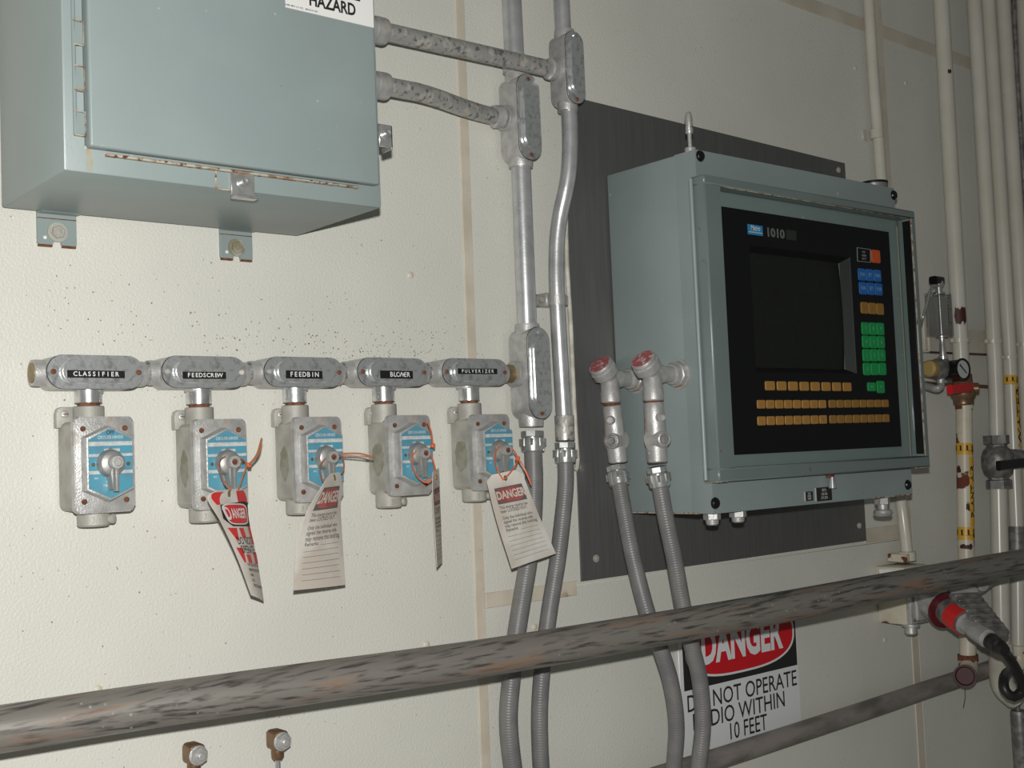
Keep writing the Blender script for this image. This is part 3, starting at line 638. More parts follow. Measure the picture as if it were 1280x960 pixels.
# conduits out of the enclosure
y1 = P(476, 38, .10); zH1 = y1.z
hub = lambda x, h, z, r: G().lathe((x - .002, -h, z), (1, 0, 0), [(0, r * .82), (P(468, 40, h).x - x, r * .82), (P(469, 40, h).x - x, r), (P(480, 40, h).x - x, r), (P(482, 40, h).x - x, r * .95), (P(483, 40, h).x - x, r * .7)], 28)
p0 = Vector((X1, -.085, Cz - .002)); p1 = Vector((Cx - .030, -hCc, Cz))
q0 = P(480, 40, .085); q1 = P(680, 84.5, .072)
t = conduit('conduit', [Vector((X1 + .004, q0.y, q0.z)), Vector((q1.x, q1.y, q1.z)), ], .0137, M['pipem'], 'straight mottled conduit running from the enclosure side to the upper body', 'short conduits leaving the enclosure')
obj('enclosure_hub', hub(X1, -q0.y, q0.z, .020), M['galv'], t)
obj('end_collar', G().lathe(Vector((Cx - .034, q1.y, q1.z)), (-1, 0, 0), [(0, .0178), (.010, .0178), (.012, .0150)], 24), M['galv'], t)
pts = [P(484, 109, .085), P(505, 112, .083), P(523, 115.5, .080), P(548, 123, .072), P(575, 133, .060), P(600, 141, .045), P(616, 145, .036), P(628, 147, .031)]
pts[0] = Vector((X1 + .004, pts[0].y, pts[0].z))
t = conduit('conduit', pts, .0137, M['pipem'], 'bent mottled conduit running down from the enclosure to the lower body', 'short conduits leaving the enclosure', .01)
obj('enclosure_hub', hub(X1, .085, pts[0].z, .020), M['galv'], t)
p = P(622, 146, .033); obj('end_collar', G().lathe(p, (-1, .25, -.12), [(-.008, .0185), (.008, .0185), (.010, .0155)], 24), M['galv'], t)

# ------------------------------------------------------------------ flexible hoses
def ridged(r): return lambda L: r * (1 + .018 * math.sin(L / .0042 * 2 * pi))
def connector(p, d, r, parent):
    g = G().ext(p, d, *basis(d)[1:], ngon(r * 1.28, 8, .3), .010, .0015, 1)
    g.lathe(p + d * .008, d, [(0, r * 1.0), (.004, r * 1.0), (.004, r * 1.32), (.014, r * 1.36), (.024, r * 1.28), (.026, r * 1.12)], 28)
    a_, s_, t_ = basis(d)
    for k in range(8):
        an = 2 * pi * k / 8; c = p + d * .012 + (s_ * math.cos(an) + t_ * math.sin(an)) * r * 1.30
        g.ext(c, d, s_, t_, [(-.002, -.002), (.002, -.002), (.002, .002), (-.002, .002)], .012)
    return obj('connector', g, M['chrome'], parent)
def hose(pts, r, label, lead=.0):
    P3 = [P(*q) for q in pts]; d = (P3[1] - P3[0]).normalized()
    t = thing('flexible_hose', P3[0], label, 'hose', 'grey ribbed flexible hoses')
    obj('jacket', G().tube(P3, ridged(r), 22, rings=.00105), M['hose'], t)
    connector(P3[0] - d * .022, d, r, t)
    return t
hose([(666, 556, .031), (667.5, 600, .033), (666, 650, .035), (660.5, 700, .037), (654, 740, .038), (646, 790, .038), (639.5, 845, .035), (635.5, 900, .032), (641, 960, .030), (652, 1030, .03)], .0150, 'grey flexible hose hanging under the switch-row conduit body, leftmost of four hoses')
hose([(706.5, 570, .04), (707, 605, .04), (703, 650, .042), (697, 700, .044), (686.5, 765, .045), (679, 825, .044), (674.5, 890, .040), (676.5, 960, .036), (684, 1030, .035)], .0137, 'grey flexible hose under the offset conduit, second of four from the left')
hose([(773, 599, .055), (782, 650, .075), (792, 700, .095), (809, 765, .115), (826, 812, .12), (839, 855, .12), (845.5, 905, .115), (842.5, 960, .10), (838, 1040, .08)], .0136, 'grey flexible hose from the left red-capped elbow, behind the rail, third of four')
hose([(823.5, 600, .155), (832.5, 650, .158), (843, 700, .16), (854, 760, .16), (864, 805, .16), (875, 852, .155), (878.5, 905, .15), (873, 960, .14), (866, 1040, .12)], .0137, 'grey flexible hose from the right red-capped elbow, crossing the danger sign, rightmost of four')

# ------------------------------------------------------------------ stainless back plate
a = [P(704, 118, .003), P(1056, 204, .003), P(1083, 676, .003), P(727, 727, .003)]
plate = thing('backing_plate', a[3], 'dark brushed stainless sheet fixed to the wall behind the operator terminal', 'metal plate')
obj('sheet', G().slab([a[3], a[2], a[1], a[0]], 0.0002, .0035, bev=.0006), M['steel'], plate)
for u, v in ((743, 698), (1072, 657), (1046, 213)):
    p = P(u, v); hexbolt('plate_screw', p, .0035, .0045, .003, M['galvd'], plate, .1, .0065)
obj('sealant_bead', G().tube([P(707, 262, .006), P(708.5, 330, .006), P(713, 400, .006), P(716, 470, .006), P(719.5, 540, .006), P(722, 575, .006), P(721, 584, .006), P(719, 588, .006)], .0042, 10, rings=.02), M['bead'], plate)

# ------------------------------------------------------------------ operator terminal
TX0, TX1, TZ0, TZ1, TH = 1.488, 2.072, 1.388, 1.988, .215
term = thing('operator_terminal', (TX0, -.02, TZ0), 'grey-green operator terminal with dark screen and coloured keys behind a window', 'control panel')
body = G()
fx0, fx1 = P(903, 400, .25).x, P(1150, 420, .25).x
def frame(g, x0, x1, z0, z1, ix0, ix1, iz0, iz1, h0, h1, bev=.002, mi=0):
    g.box((x0, h0, z0), (x1, h1, iz0), bev, 1, mi); g.box((x0, h0, iz1), (x1, h1, z1), bev, 1, mi)
    g.box((x0, h0, iz0 - bev), (ix0, h1, iz1 + bev), bev, 1, mi); g.box((ix1, h0, iz0 - bev), (x1, h1, iz1 + bev), bev, 1, mi)
# screen opening (on the keypad face)
HK = .2185
s = [P(937, 310, HK), P(1061, 318, HK), P(1072, 467, HK), P(945, 465, HK)]
sx0, sx1 = (s[0].x + s[3].x) / 2, (s[1].x + s[2].x) / 2; sz1, sz0 = (s[0].z + s[1].z) / 2, (s[3].z + s[2].z) / 2
body.box((TX0, .006, TZ0), (TX1, TH - .045, TZ1), .0035, 2)
frame(body, TX0, TX1, TZ0, TZ1, sx0 - .01, sx1 + .01, sz0 - .01, sz1 + .01, TH - .046, TH, .0)
bo = obj('body', body, M['paint'], term)
# door frame
o4 = [P(879, 216, .248), P(1144, 265, .248), P(1163, 585, .248), P(900, 601, .248)]
i4 = [P(900, 230, .248), P(1139, 275, .248), P(1157, 569, .248), P(921, 585, .248)]
ox0 = (o4[0].x + o4[3].x) / 2; ox1 = (o4[1].x + o4[2].x) / 2; oz1 = (o4[0].z + o4[1].z) / 2; oz0 = (o4[2].z + o4[3].z) / 2
ix0 = (i4[0].x + i4[3].x) / 2; ix1 = (i4[1].x + i4[2].x) / 2; iz1 = (i4[0].z + i4[1].z) / 2; iz0 = (i4[2].z + i4[3].z) / 2
g = G(); frame(g, ox0, ox1, oz0, oz1, ix0, ix1, iz0, iz1, TH + .002, .248, .0025)
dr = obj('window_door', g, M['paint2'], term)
g = G(); frame(g, ix0, ix1, iz0, iz1, ix0 + .002, ix1 - .002, iz0 + .003, iz1 - .003, .226, .229, .0)
obj('pane_gasket', G().box((ix1 - .0035, .230, iz0 + .004), (ix1 - .0005, .246, iz1 - .004), .001, 1), M['dullblack'], dr)
obj('window_pane', G().box((ix0 - .001, .229, iz0 - .001), (ix1 - .0035, .232, iz1 + .001)), M['pane'], dr, True)
for a_, b_ in (((ix0, .246, iz1 - .0012), (ix1, .2486, iz1 - .0002)), ((ix1 - .0004, .246, iz0), (ix1 + .0008, .2486, iz1))): obj('rust_edge', G().box(a_, b_, .0003, 1), M['rusty'], dr)
for a_, b_ in (((ox0, TH + .001, oz0 - .0006), (ox0 + .02, .2483, oz0 + .0008)), ((ox1 - .05, TH + .001, oz0 - .0006), (ox1, .2483, oz0 + .0008))): obj('rust_edge', G().box(a_, b_, .0003, 1), M['rusty'], dr)
# hinge strip on the left of the door
hx0 = P(869.5, 218, .232).x
obj('hinge_strip', G().box((TX0 + .0035, TH, oz0 + .002), (ox0 - .0015, TH + .007, oz1 - .004), .002, 2).tube([Vector((ox0 - .004, -TH - .008, oz0 + .004)), Vector((ox0 - .004, -TH - .008, oz1 - .004))], .0035, 12), M['paint'], term)
# rust along the bottom edge, body corners
for a_, b_ in (((TX0 - .0010, .02, TZ0 - .001), (TX0 + .0005, TH - .03, TZ0 + .0014)), ((TX1 - .13, TH - .003, TZ0 - .001), (TX1 - .001, TH + .0006, TZ0 + .0012))): obj('rust_edge', G().box(a_, b_, .0003, 1), M['rusty'], term)
# keypad face
k4 = [P(903, 256, HK), P(1112, 292, HK), P(1126, 555, HK), P(922, 572, HK)]
kx0 = (k4[0].x + k4[3].x) / 2 - .004; kx1 = (k4[1].x + k4[2].x) / 2; kz1 = (k4[0].z + k4[1].z) / 2; kz0 = (k4[2].z + k4[3].z) / 2
g = G(); frame(g, kx0, kx1, kz0, kz1, sx0, sx1, sz0, sz1, TH - .004, HK, .0)
kp = obj('keypad_face', g, M['dullblack'], term, True)
# screen recess: sloping walls and curved tube
dp = .016; ins = .009
g = G()
A = [Vector((sx0, -HK, sz0)), Vector((sx1, -HK, sz0)), Vector((sx1, -HK, sz1)), Vector((sx0, -HK, sz1))]
B = [Vector((sx0 + ins * .3, -HK + dp, sz0 + ins)), Vector((sx1 - ins * 1.3, -HK + dp, sz0 + ins)), Vector((sx1 - ins * 1.3, -HK + dp, sz1 - ins)), Vector((sx0 + ins * .3, -HK + dp, sz1 - ins))]
for k in range(4): g.quad([A[k], A[(k + 1) % 4], B[(k + 1) % 4], B[k]])
bmesh.ops.recalc_face_normals(g.bm, faces=list(g.bm.faces))
obj('screen_bezel', g, mat('bezel_black', (.0035, .0035, .0035), .5, spec=.2), kp, True)
obj('bezel_edge', G().box((sx1 - .0012, HK - .002, sz0), (sx1, HK + .0008, sz1)), M['greyw'] if False else mat('grey_edge', (.06, .06, .062), .4), kp, True)
cxs, czs = (B[0].x + B[1].x) / 2, (B[0].z + B[2].z) / 2; hwS, hzS = (B[1].x - B[0].x) / 2, (B[2].z - B[0].z) / 2
g = G().sheet(lambda s_, t_: (Vector((cxs + (s_ * 2 - 1) * hwS, -(HK - dp) + .002 - .007 * (1 - .5 * ((s_ * 2 - 1) ** 2 + (t_ * 2 - 1) ** 2)), czs + (1 - 2 * t_) * hzS)), Vector((0, -1, 0))), 16, 16, .003)
obj('screen', g, M['screen'], kp)
def key(u0, u1, v0, v1, m, txt=None, tm='kprint', tsz=.5):
    a, b = P(u0, (v0 + v1) / 2, HK), P(u1, (v0 + v1) / 2, HK); uc = (u0 + u1) / 2
    z1, z0 = P(uc, v0, HK).z, P(uc, v1, HK).z; w2, h2 = b.x - a.x, z1 - z0
    g = G().prism(rrect(w2, h2, min(w2, h2) * .16, 3), HK - .0005, HK + .0018, .0006, 1, o=((a.x + b.x) / 2, (z0 + z1) / 2))
    c = ((a.x + b.x) / 2, (z0 + z1) / 2)
    if txt:
        ls = txt.split('|')
        for k, ln in enumerate(ls):
            g.text(ln, lambda x, y, k=k: Vector((c[0] + x, -(HK + .0020), c[1] + y + ((len(ls) - 1) / 2 - k) * h2 * .26)), h2 * tsz, 0, .8, mi=1)
    obj('key', g, [M[m], M[tm]], kp)
lin = lambda a, b, k, n: a + (b - a) * k / n
def keyrow(u0, u1, v0, v1, v0b, v1b, n, fill, m, txts, w_shrink=.80, tm='kprint'):
    """row whose left edge spans v0..v1 and right edge v0b..v1b; perspective spacing"""
    xa, xb = P(u0, (v0 + v1) / 2, HK).x, P(u1, (v0b + v1b) / 2, HK).x
    za1, za0 = P(u0, v0, HK).z, P(u0, v1, HK).z; zb1, zb0 = P(u1, v0b, HK).z, P(u1, v1b, HK).z
    z1, z0 = (za1 + zb1) / 2, (za0 + zb0) / 2
    pitch = (xb - xa) / (n - 1 + fill); w2 = pitch * fill; h2 = z1 - z0
    for k in range(n):
        cxk = xa + pitch * k + w2 / 2; t_ = k / (n - 1); c = (cxk, (za1 + za0) / 2 * (1 - t_) + (zb1 + zb0) / 2 * t_)
        g = G().prism(rrect(w2, h2, min(w2, h2) * .16, 3), HK - .0005, HK + .0018, .0006, 1, o=c)
        if txts: g.text(txts[k % len(txts)], lambda x, y: Vector((c[0] + x, -(HK + .0020), c[1] + y)), h2 * .42, 0, .8, mi=1)
        obj('key', g, [M[m], M[tm]], kp)
keyrow(956, 1063.5, 476.3, 488, 478.3, 489, 8, .80, 'kamber', None)
keyrow(946, 1032, 499.8, 511, 500.2, 510, 8, .86, 'kamber', list('QWERTYUI'))
keyrow(1035.5, 1110, 500, 509.8, 499.5, 509, 8, .86, 'kbrown', list('OPASDFGH'))
keyrow(946.5, 1033, 520.5, 532, 519, 529.5, 8, .86, 'kamber', list('JKLZXCVB'))
keyrow(1036.5, 1111, 519, 529.5, 517.8, 527.5, 8, .86, 'kbrown', list('NM,./-+='))
keyrow(1075.6, 1104, 377.5, 391.5, 379.5, 394, 3, .92, 'kbrown', ['CLR', '+', '-'])
for (ul, ur, vl, vr, hl) in ((1072.3, 1100.6, 335.2, 337.8, 15), (1073.6, 1102.3, 352.3, 354.5, 15.3)):
    keyrow(ul, ur, vl, vl + hl, vr, vr + hl, 3, .92, 'kblue', ['FUN', 'SET', 'RUN'], tm='klight')
rows = [(1076.6, 1104.4, 402.6, 403.8), (1077.3, 1105.2, 419.3, 420.3), (1078, 1106, 436.2, 436.6), (1078.6, 1107, 453.4, 453.6)]
for k, (ul, ur, vl, vr) in enumerate(rows):
    keyrow(ul, ur, vl, vl + 15.6, vr, vr + 15.4, 3, .93, 'kgreen', [list('789'), list('456'), list('123'), list('0.-')][k], tm='klight')
key(1084, 1094, 478, 489, 'kgreen', 'ENT', 'klight', .3); key(1095.7, 1105, 476, 491.5, 'kgreen', 'PRT', 'klight', .22)
key(1089, 1099.5, 312.5, 328.8, 'kred', 'ALM|ACK', 'kamber', .25)
# legend box outline
a, b, c, d = P(1071, 309.5, HK), P(1087.5, 311.8, HK), P(1088, 328, HK), P(1071.5, 326.5, HK)
g = G()
for p, q in ((a, b), (b, c), (c, d), (d, a)): g.tube([p + Vector((0, -.0006, 0)), q + Vector((0, -.0006, 0))], .0005, 4)
for k, s_ in enumerate(('RUN', 'ALARM', 'SET PT')): g.text(s_, lambda x, y, k=k: Vector(((a.x + c.x) / 2 + x, -(HK + .0006), a.z - .007 - .0065 * k + y)), .0055, .0001, .8)
obj('indicator_legend', g, M['greyw'], kp, True)
# maker's badge and model number
bp = [P(934, 280, HK), P(952.5, 283, HK), P(953, 295.5, HK), P(935, 292.5, HK)]
bcx, bcz = sum(p.x for p in bp) / 4, sum(p.z for p in bp) / 4
bw = (bp[1].x + bp[2].x - bp[0].x - bp[3].x) / 2; bh = (bp[0].z + bp[1].z - bp[2].z - bp[3].z) / 2
g = G().box((bcx - bw / 2, HK - .0005, bcz - bh / 2), (bcx + bw / 2, HK + .0012, bcz + bh / 2), mi=0)
g.text('Metro', lambda x, y: Vector((bcx + x + y * .15, -(HK + .0014), bcz + .003 + y)), bh * .72, .0004, .80, mi=1)
g.box((bcx - bw * .46, HK + .001, bcz - bh * .28), (bcx + bw * .46, HK + .0014, bcz - bh * .20), mi=1)
obj('badge', g, [M['badge'], M['white']], kp, True)
mp_ = P(969, 292, HK)
gg = G().text('1010', lambda x, y: Vector((mp_.x + x, -(HK + .0006), mp_.z + y)), bh * 1.2, .0005, 1.25, mi=0)
gg.text('1010', lambda x, y: Vector((mp_.x + x, -(HK + .0009), mp_.z + y)), bh * 1.2, -.0003, 1.25, mi=1)
gp = P(989, 294, HK); gg.box((gp.x - .014, HK, gp.z - bh / 2), (gp.x + .014, HK + .0008, gp.z + bh / 2), mi=2)
obj('model_number', gg, [M['greyw'], M['dullblack'], mat('dark_grey_patch', (.03, .03, .03), .5)], kp, True)
# round black plugs on the face
for u, v in ((875, 195), (1117, 244), (894, 629), (1134.5, 606)):
    p = P(u, v, TH); obj('hole_plug', G().lathe((p.x, -TH, p.z), (0, -1, 0), [(-.001, .0098), (.001, .0098), (.004, .0075), (.005, 0)], 24), M['black'], term)
# eye bolt top left, cap top right
p = P(862, 172, TH - .018)
g = G().lathe((p.x, p.y, TZ1 - .001), (0, 0, 1), [(0, .0095), (.008, .0095), (.009, .007), (.009, .0035), (.034, .0035)], 20)
t_ = obj('lifting_pin', g, M['galv'], term)
pz = TZ1 + .031
obj('pin_sleeve', G().lathe((p.x, p.y, pz), (0, 0, 1), [(0, .0058), (.002, .0068), (.030, .0060), (.036, .0045), (.038, 0)], 18), M['pipem'], t_)
p = P(1092, 228, TH - .06)
obj('hub_cap', G().lathe((p.x, -(TH - .06), TZ1 - .001), (0, 0, 1), [(0, .026), (.016, .026), (.020, .0275), (.023, .0275), (.024, .025)], 28), M['valve'], term)
obj('cap_gasket', G().lathe((p.x, -(TH - .06), TZ1 + .0225), (0, 0, 1), [(0, .0282), (.004, .0282), (.0045, .026)], 28), M['black'], term)
# fittings under the box
for u, k in ((890, 0), (922.5, 0), (1104, 1)):
    p = P(u, 646, TH - .03)
    g = G().ext((p.x, p.y, TZ0 + .001), Vector((0, 0, -1)), Vector((1, 0, 0)), Vector((0, 1, 0)), ngon(.0145, 6, .3), .013 + .004 * k, .001, 1)
    if k: g.lathe((p.x, p.y, TZ0 - .015), (0, 0, -1), [(0, .010), (.010, .010), (.012, .0165), (.018, .0185), (.023, .015), (.025, 0)], 24)
    else: g.lathe((p.x, p.y, TZ0 - .011), (0, 0, -1), [(0, .0115), (.008, .0105), (.010, .008), (.010, 0)], 20)
    obj('drain_fitting' if k else 'bottom_plug', g, M['galv'], term)
# latch
p = P(1041, 592, TH + .012)
lt = obj('latch', G().box((p.x - .006, TH, oz0 - .008), (p.x + .006, TH + .012, oz0 + .004), .001, 1), M['rust'], term)
obj('latch_pin', G().lathe((p.x, -TH - .010, oz0 - .006), (0, 0, -1), [(0, .004), (.006, .005), (.020, .0075), (.021, .006)], 18), M['chrome'], lt)
# nameplates
for (u0, v0, u1, v1, ls) in ((1006, 614.5, 1015.5, 626, ('VOLT', 'METER', 'FUSED')), (1019.5, 609, 1039, 626, ('META', '120-10A', 'CP1.57H'))):
    a, b = P(u0, (v0 + v1) / 2, TH), P(u1, (v0 + v1) / 2 - 1, TH); z1_ = P((u0 + u1) / 2, v0, TH).z; z0_ = P((u0 + u1) / 2, v1, TH).z
    g = G().box((a.x, TH - .001, z0_), (b.x, TH + .0015, z1_), 0, mi=0).box((a.x - .0012, TH - .001, z0_), (a.x, TH + .0018, z1_), 0, mi=1)
    hh = z1_ - z0_
    for k, ln in enumerate(ls): g.text(ln, lambda x, y, k=k: Vector(((a.x + b.x) / 2 + x, -(TH + .0017), z1_ - hh * (.22 + .28 * k) + y)), hh * .27, .0002, .82, mi=1)
    obj('nameplate', g, [M['ink'], M['greyw']], term, True)

# ------------------------------------------------------------------ capped elbows and seal fittings
def elbow_set(uc, vc, h, cu, cv, disc, neck, hubx, label, k):
    c = P(*disc, h); el = P(*neck, h); cz_ = P(hubx[0], hubx[1], h).z
    t = thing('capped_elbow', el, 'cast conduit elbow with a round red-painted cap, ' + label, 'conduit fitting', 'red-capped elbows on the terminal side')
    n = Vector((-.70, -.06, .71)).normalized(); corner = Vector((el.x, el.y, cz_))
    top = corner + n * .032
    g = G().lathe(el + Vector((0, 0, -.016)), (0, 0, 1), [(0, .0155), (.002, .0172), (.018, .0172), (.020, .0162), (cz_ - el.z + .016, .0162), (cz_ - el.z + .026, .010)], 26)
    g.lathe(corner, (1, 0, 0), [(-.005, .014), (.004, .0155), (.022, .0155), (.023, .0135), (TX0 - corner.x, .0135)], 26)
    g.lathe(corner - n * .006, n, [(0, .012), (.010, .0165), (.022, .0185)], 26)
    obj('body', g, M['galv'], t)
    g = G().ext(corner + n * .012, n, *basis(n)[1:], ngon(.0235, 10, .2), .015, .002, 1)
    g.lathe(corner + n * .026, n, [(0, .0212), (.005, .0218), (.008, .0205), (.0085, .019)], 30)
    cp_ = obj('cap', g, M['galv'], t)
    obj('cap_face', G().lathe(corner + n * .0335, n, [(0, .0192), (.0012, .0190), (.0014, .008), (.0022, .0075), (.0022, 0)], 30), M['redpaint'], cp_)
    obj('side_hub', G().ext((TX0, corner.y, cz_), Vector((-1, 0, 0)), Vector((0, 1, 0)), Vector((0, 0, 1)), ngon(.0225, 8, .2), .012, .0015, 1).lathe((TX0 - .011, corner.y, cz_), (-1, 0, 0), [(0, .0185), (.006, .0180), (.009, .0165)], 24).lathe((TX0 + .001, corner.y, cz_), (-1, 0, 0), [(0, .0255), (.003, .0255)], 28), M['galv'], t)
    return el
elA = elbow_set(0, 0, .056, 0, 0, (748, 456), (763, 492), (800, 474), 'left one, its seal fitting plug facing left', 0)
elB = elbow_set(0, 0, .155, 0, 0, (802, 451), (816.5, 489), (851, 468), 'right one, nearer the front of the terminal', 1)
def seal(el, a, b, big, small, bigdir, label):
    a, b = P(*a), P(*b); d = (b - a).normalized(); L = (b - a).length
    t = thing('seal_fitting', a, 'cast conduit seal fitting ' + label, 'conduit fitting', 'seal fittings below the red caps')
    g = G().lathe(a, d, [(0, .0150), (.002, .0165), (.018, .0168), (L * .4, .0178), (L * .6, .0178), (L - .010, .0170), (L - .002, .0168), (L, .015)], 28)
    for q, r, ln in ((big, .0115, .026), (small, .0068, .022)):
        c = a + d * (L * q); g.lathe(c, bigdir, [(0, r * 2.0), (ln * .55, r * 1.25), (ln, r * 1.05), (ln + .001, r * .9), (ln - .003, r * .7), (ln - .003, 0)], 22)
    obj('body', g, M['galv'], t)
    obj('seal_plug', G().lathe(a + d * (L * big), bigdir, [(.012, .0075), (.0275, .0075), (.030, .0055), (.030, 0)], 18), M['chrome'], t)
    obj('rusty_thread', G().lathe(a, -d, [(-.002, .0135), (.010, .0135)], 22), M['rust'], t)
seal(elA, (765, 507, .056), (773, 578, .056), .62, .26, Vector((-.85, -.45, 0)).normalized(), 'under the left red-capped elbow, plug facing left')
seal(elB, (817, 503, .155), (822, 578, .155), .62, .26, Vector((-.25, -.95, 0)).normalized(), 'under the right red-capped elbow, bright plug facing the viewer')

# ------------------------------------------------------------------ danger sign
HSG = .004
c4 = [P(847, 778, HSG), P(998, 742, HSG), P(1000, 925, HSG), P(856, 962, HSG)]
gx0 = P(850, 850, HSG).x; gx1 = P(999, 850, HSG).x; gz1 = P(998, 740, HSG).z; gzb = P(858, 952, HSG).z
sg = thing('danger_sign', (gx0, 0, gzb), 'red black and white danger sign under the rail, reading do not operate radio', 'sign')
obj('board', G().box((gx0, 0, gzb), (gx1, HSG, gz1), .0008, 1), M['signw'], sg)
hz0 = (P(998, 829, HSG).z + P(860, 865, HSG).z) / 2   # lower edge of the black header
g = G().box((gx0 + .010, HSG, hz0), (gx1 - .004, HSG + .0006, gz1 - .008), mi=0)
ecx, ecz = (gx0 + gx1) / 2 + .003, (hz0 + gz1) / 2 - .002; ew, eh = (gx1 - gx0) * .465, (gz1 - hz0) * .41
def sup(k1, k2, n=48): return [(ew * k1 * (abs(math.cos(a)) ** .72) * (1 if math.cos(a) > 0 else -1), eh * k2 * (abs(math.sin(a)) ** .8) * (1 if math.sin(a) > 0 else -1)) for a in [2 * pi * k / n for k in range(n)]]
g.prism(sup(1, 1), HSG, HSG + .0010, o=(ecx, ecz), mi=1); g.prism(sup(.965, .93), HSG, HSG + .0014, o=(ecx, ecz), mi=2)
g.text('DANGER', lambda x, y: Vector((ecx + x, -(HSG + .0018), ecz + y)), eh * 1.50, .0035, (ew * 1.55) / (eh * 1.50 * 4.25), mi=1)
obj('header', g, [M['ink'], M['signw'], M['signred']], sg, True)
g = G(); full = gz1 - gzb
for k, (ln, (u, v)) in enumerate((('DO NOT OPERATE', (930, 868)), ('RADIO WITHIN', (931, 893)), ('10 FEET', (937, 910)))):
    cz_ = P(930, (866.5, 890.5, 910)[k], HSG).z
    xc = [(P(860, 880, HSG).x + P(994, 850, HSG).x) / 2, (P(864, 900, HSG).x + P(982, 875, HSG).x) / 2, (P(905, 918, HSG).x + P(963, 903, HSG).x) / 2][k]
    wtarget = [P(994, 850, HSG).x - P(858, 880, HSG).x, P(982, 875, HSG).x - P(862, 900, HSG).x, P(962, 903, HSG).x - P(900, 918, HSG).x][k]
    zt = [(P(870, 878, HSG).z + P(985, 851, HSG).z) / 2, (P(905, 893, HSG).z + P(970, 878, HSG).z) / 2, (P(910, 917, HSG).z + P(955, 903, HSG).z) / 2][k]
    sz = .0435; wnat = sz * len(ln) * .60
    g.text(ln, lambda x, y: Vector((xc + x, -(HSG + .0008), zt + y)), sz, .0002, wtarget / wnat, mi=0)
obj('lettering', g, M['ink'], sg, True)

# ------------------------------------------------------------------ handrail and lower pipe
ra, rb = P(0, 911.5, .15), P(1280, 702, .30); rd = (rb - ra).normalized()
R0, R1 = ra - rd * .9, rb + rd * .9
rail = thing('handrail', (R0.x, R0.y, 0), 'thick scuffed steel handrail crossing the whole view in front of the wall', 'handrail')
mid = (ra + rb) / 2; pm = P(640, 816.5, -mid.y if False else .222)
railpts = [R0, ra, P(320, 863.5, .186), P(640, 817, .222), P(960, 762, .262), rb, R1]
obj('rail_tube', G().tube(railpts, .0253, 36, rings=.05), M['rail'], rail)
for q in (R0, R1): obj('post', G().tube([Vector((q.x, q.y, 0.0)), Vector((q.x, q.y, q.z))], .022, 20).lathe((q.x, q.y, 0), (0, 0, 1), [(0, .05), (.008, .05), (.009, .03)], 20), M['rail'], rail)
la, lb = P(830, 969, .027), P(1290, 818, .027); ld = (lb - la).normalized()
lp = thing('wall_pipe', la - ld * .25, 'dull grey horizontal pipe low on the wall, passing behind the hoses', 'pipe')
LA = la - ld * .25; LB = lb + ld * .8
obj('tube', G().tube([LA, la, P(904, 946, .027), P(1080, 888.5, .027), P(1158, 862, .027), P(1227, 839.5, .027), lb, LB], .0190, 24, rings=.05), M['rail2'], lp)
for q in (LA + ld * .1, LB - ld * .1): obj('standoff', G().tube([q, Vector((q.x, -.001, q.z))], .012, 14).lathe((q.x, 0, q.z), (0, -1, 0), [(0, .03), (.006, .03)], 18), M['rail2'], lp)

# ------------------------------------------------------------------ two bolted rod clamps bottom left
for (u, v, neck, lab) in ((252.5, 945.5, 0, 'lower left of the two hex-nut rod clamps under the handrail'), (357.5, 928, 1, 'right-hand rod clamp with hex nut and brown neck, under the handrail')):
    p = P(u, v, .055); q = P(u - 6, v - 1, .03)
    t = thing('rod_clamp', (p.x, 0, p.z), lab, 'pipe clamp', 'rod clamps under the rail')
    x = p.x - .001
    obj('block', G().prism(rrect(.021, .025, .006, 4), .022, .046, .002, 2, o=(x, p.z + .001)).lathe((x, -.033, p.z - .008), (0, 0, -1), [(0, .0085), (.006, .009), (.014, .0085), (.018, .006)], 20), M['bronze'], t)
    obj('hex_nut', G().lathe((x, -.046, p.z), (0, -1, 0), [(0, .0125), (.0015, .0125), (.002, .011)], 24).ext((x, -.048, p.z), Vector((0, -1, 0)), Vector((1, 0, 0)), Vector((0, 0, 1)), ngon(.0110, 6, .4), .006, .001, 1).lathe((x, -.054, p.z), (0, -1, 0), [(0, .0052), (.004, .0052), (.005, .004), (.005, 0)], 16), M['galv'], t)
    obj('rod', G().tube([Vector((x, -.033, p.z - .018)), Vector((x, -.033, p.z - .25))], .0036, 14), M['chrome'], t)
    obj('wall_stud', G().lathe((x, 0, p.z - .24), (0, -1, 0), [(0, .012), (.038, .012)], 14), M['bronze'], t)

# ------------------------------------------------------------------ painted conduit into the receptacle box
cp_ = [(1084, -30, .022), (1092, 100, .022), (1101, 215, .022), (1112, 400, .022), (1124, 600, .022), (1128, 640, .022), (1132, 672, .030), (1134, 693, .035)]
t = conduit('painted_conduit', [P(*q) for q in cp_], .0125, M['cream'], 'thin cream conduit dropping behind the terminal into the receptacle box', rings=.03)
p = P(1096, 168, .022); obj('strap_ring', G().lathe((p.x, p.y, p.z - .010), (0, 0, 1), [(0, .0150), (.020, .0150)], 20).box((p.x - .026, 0, p.z - .012), (p.x - .010, .004, p.z + .012), .001, 1), M['cream'], t)
p = P(1134, 697, .035); obj('coupling', G().lathe((p.x, p.y, p.z - .006), (0, 0, 1), [(0, .019), (.018, .019), (.020, .016)], 24).box((p.x - .030, .005, p.z - .008), (p.x - .012, .05, p.z + .010), .002, 1), M['creamr'], t)

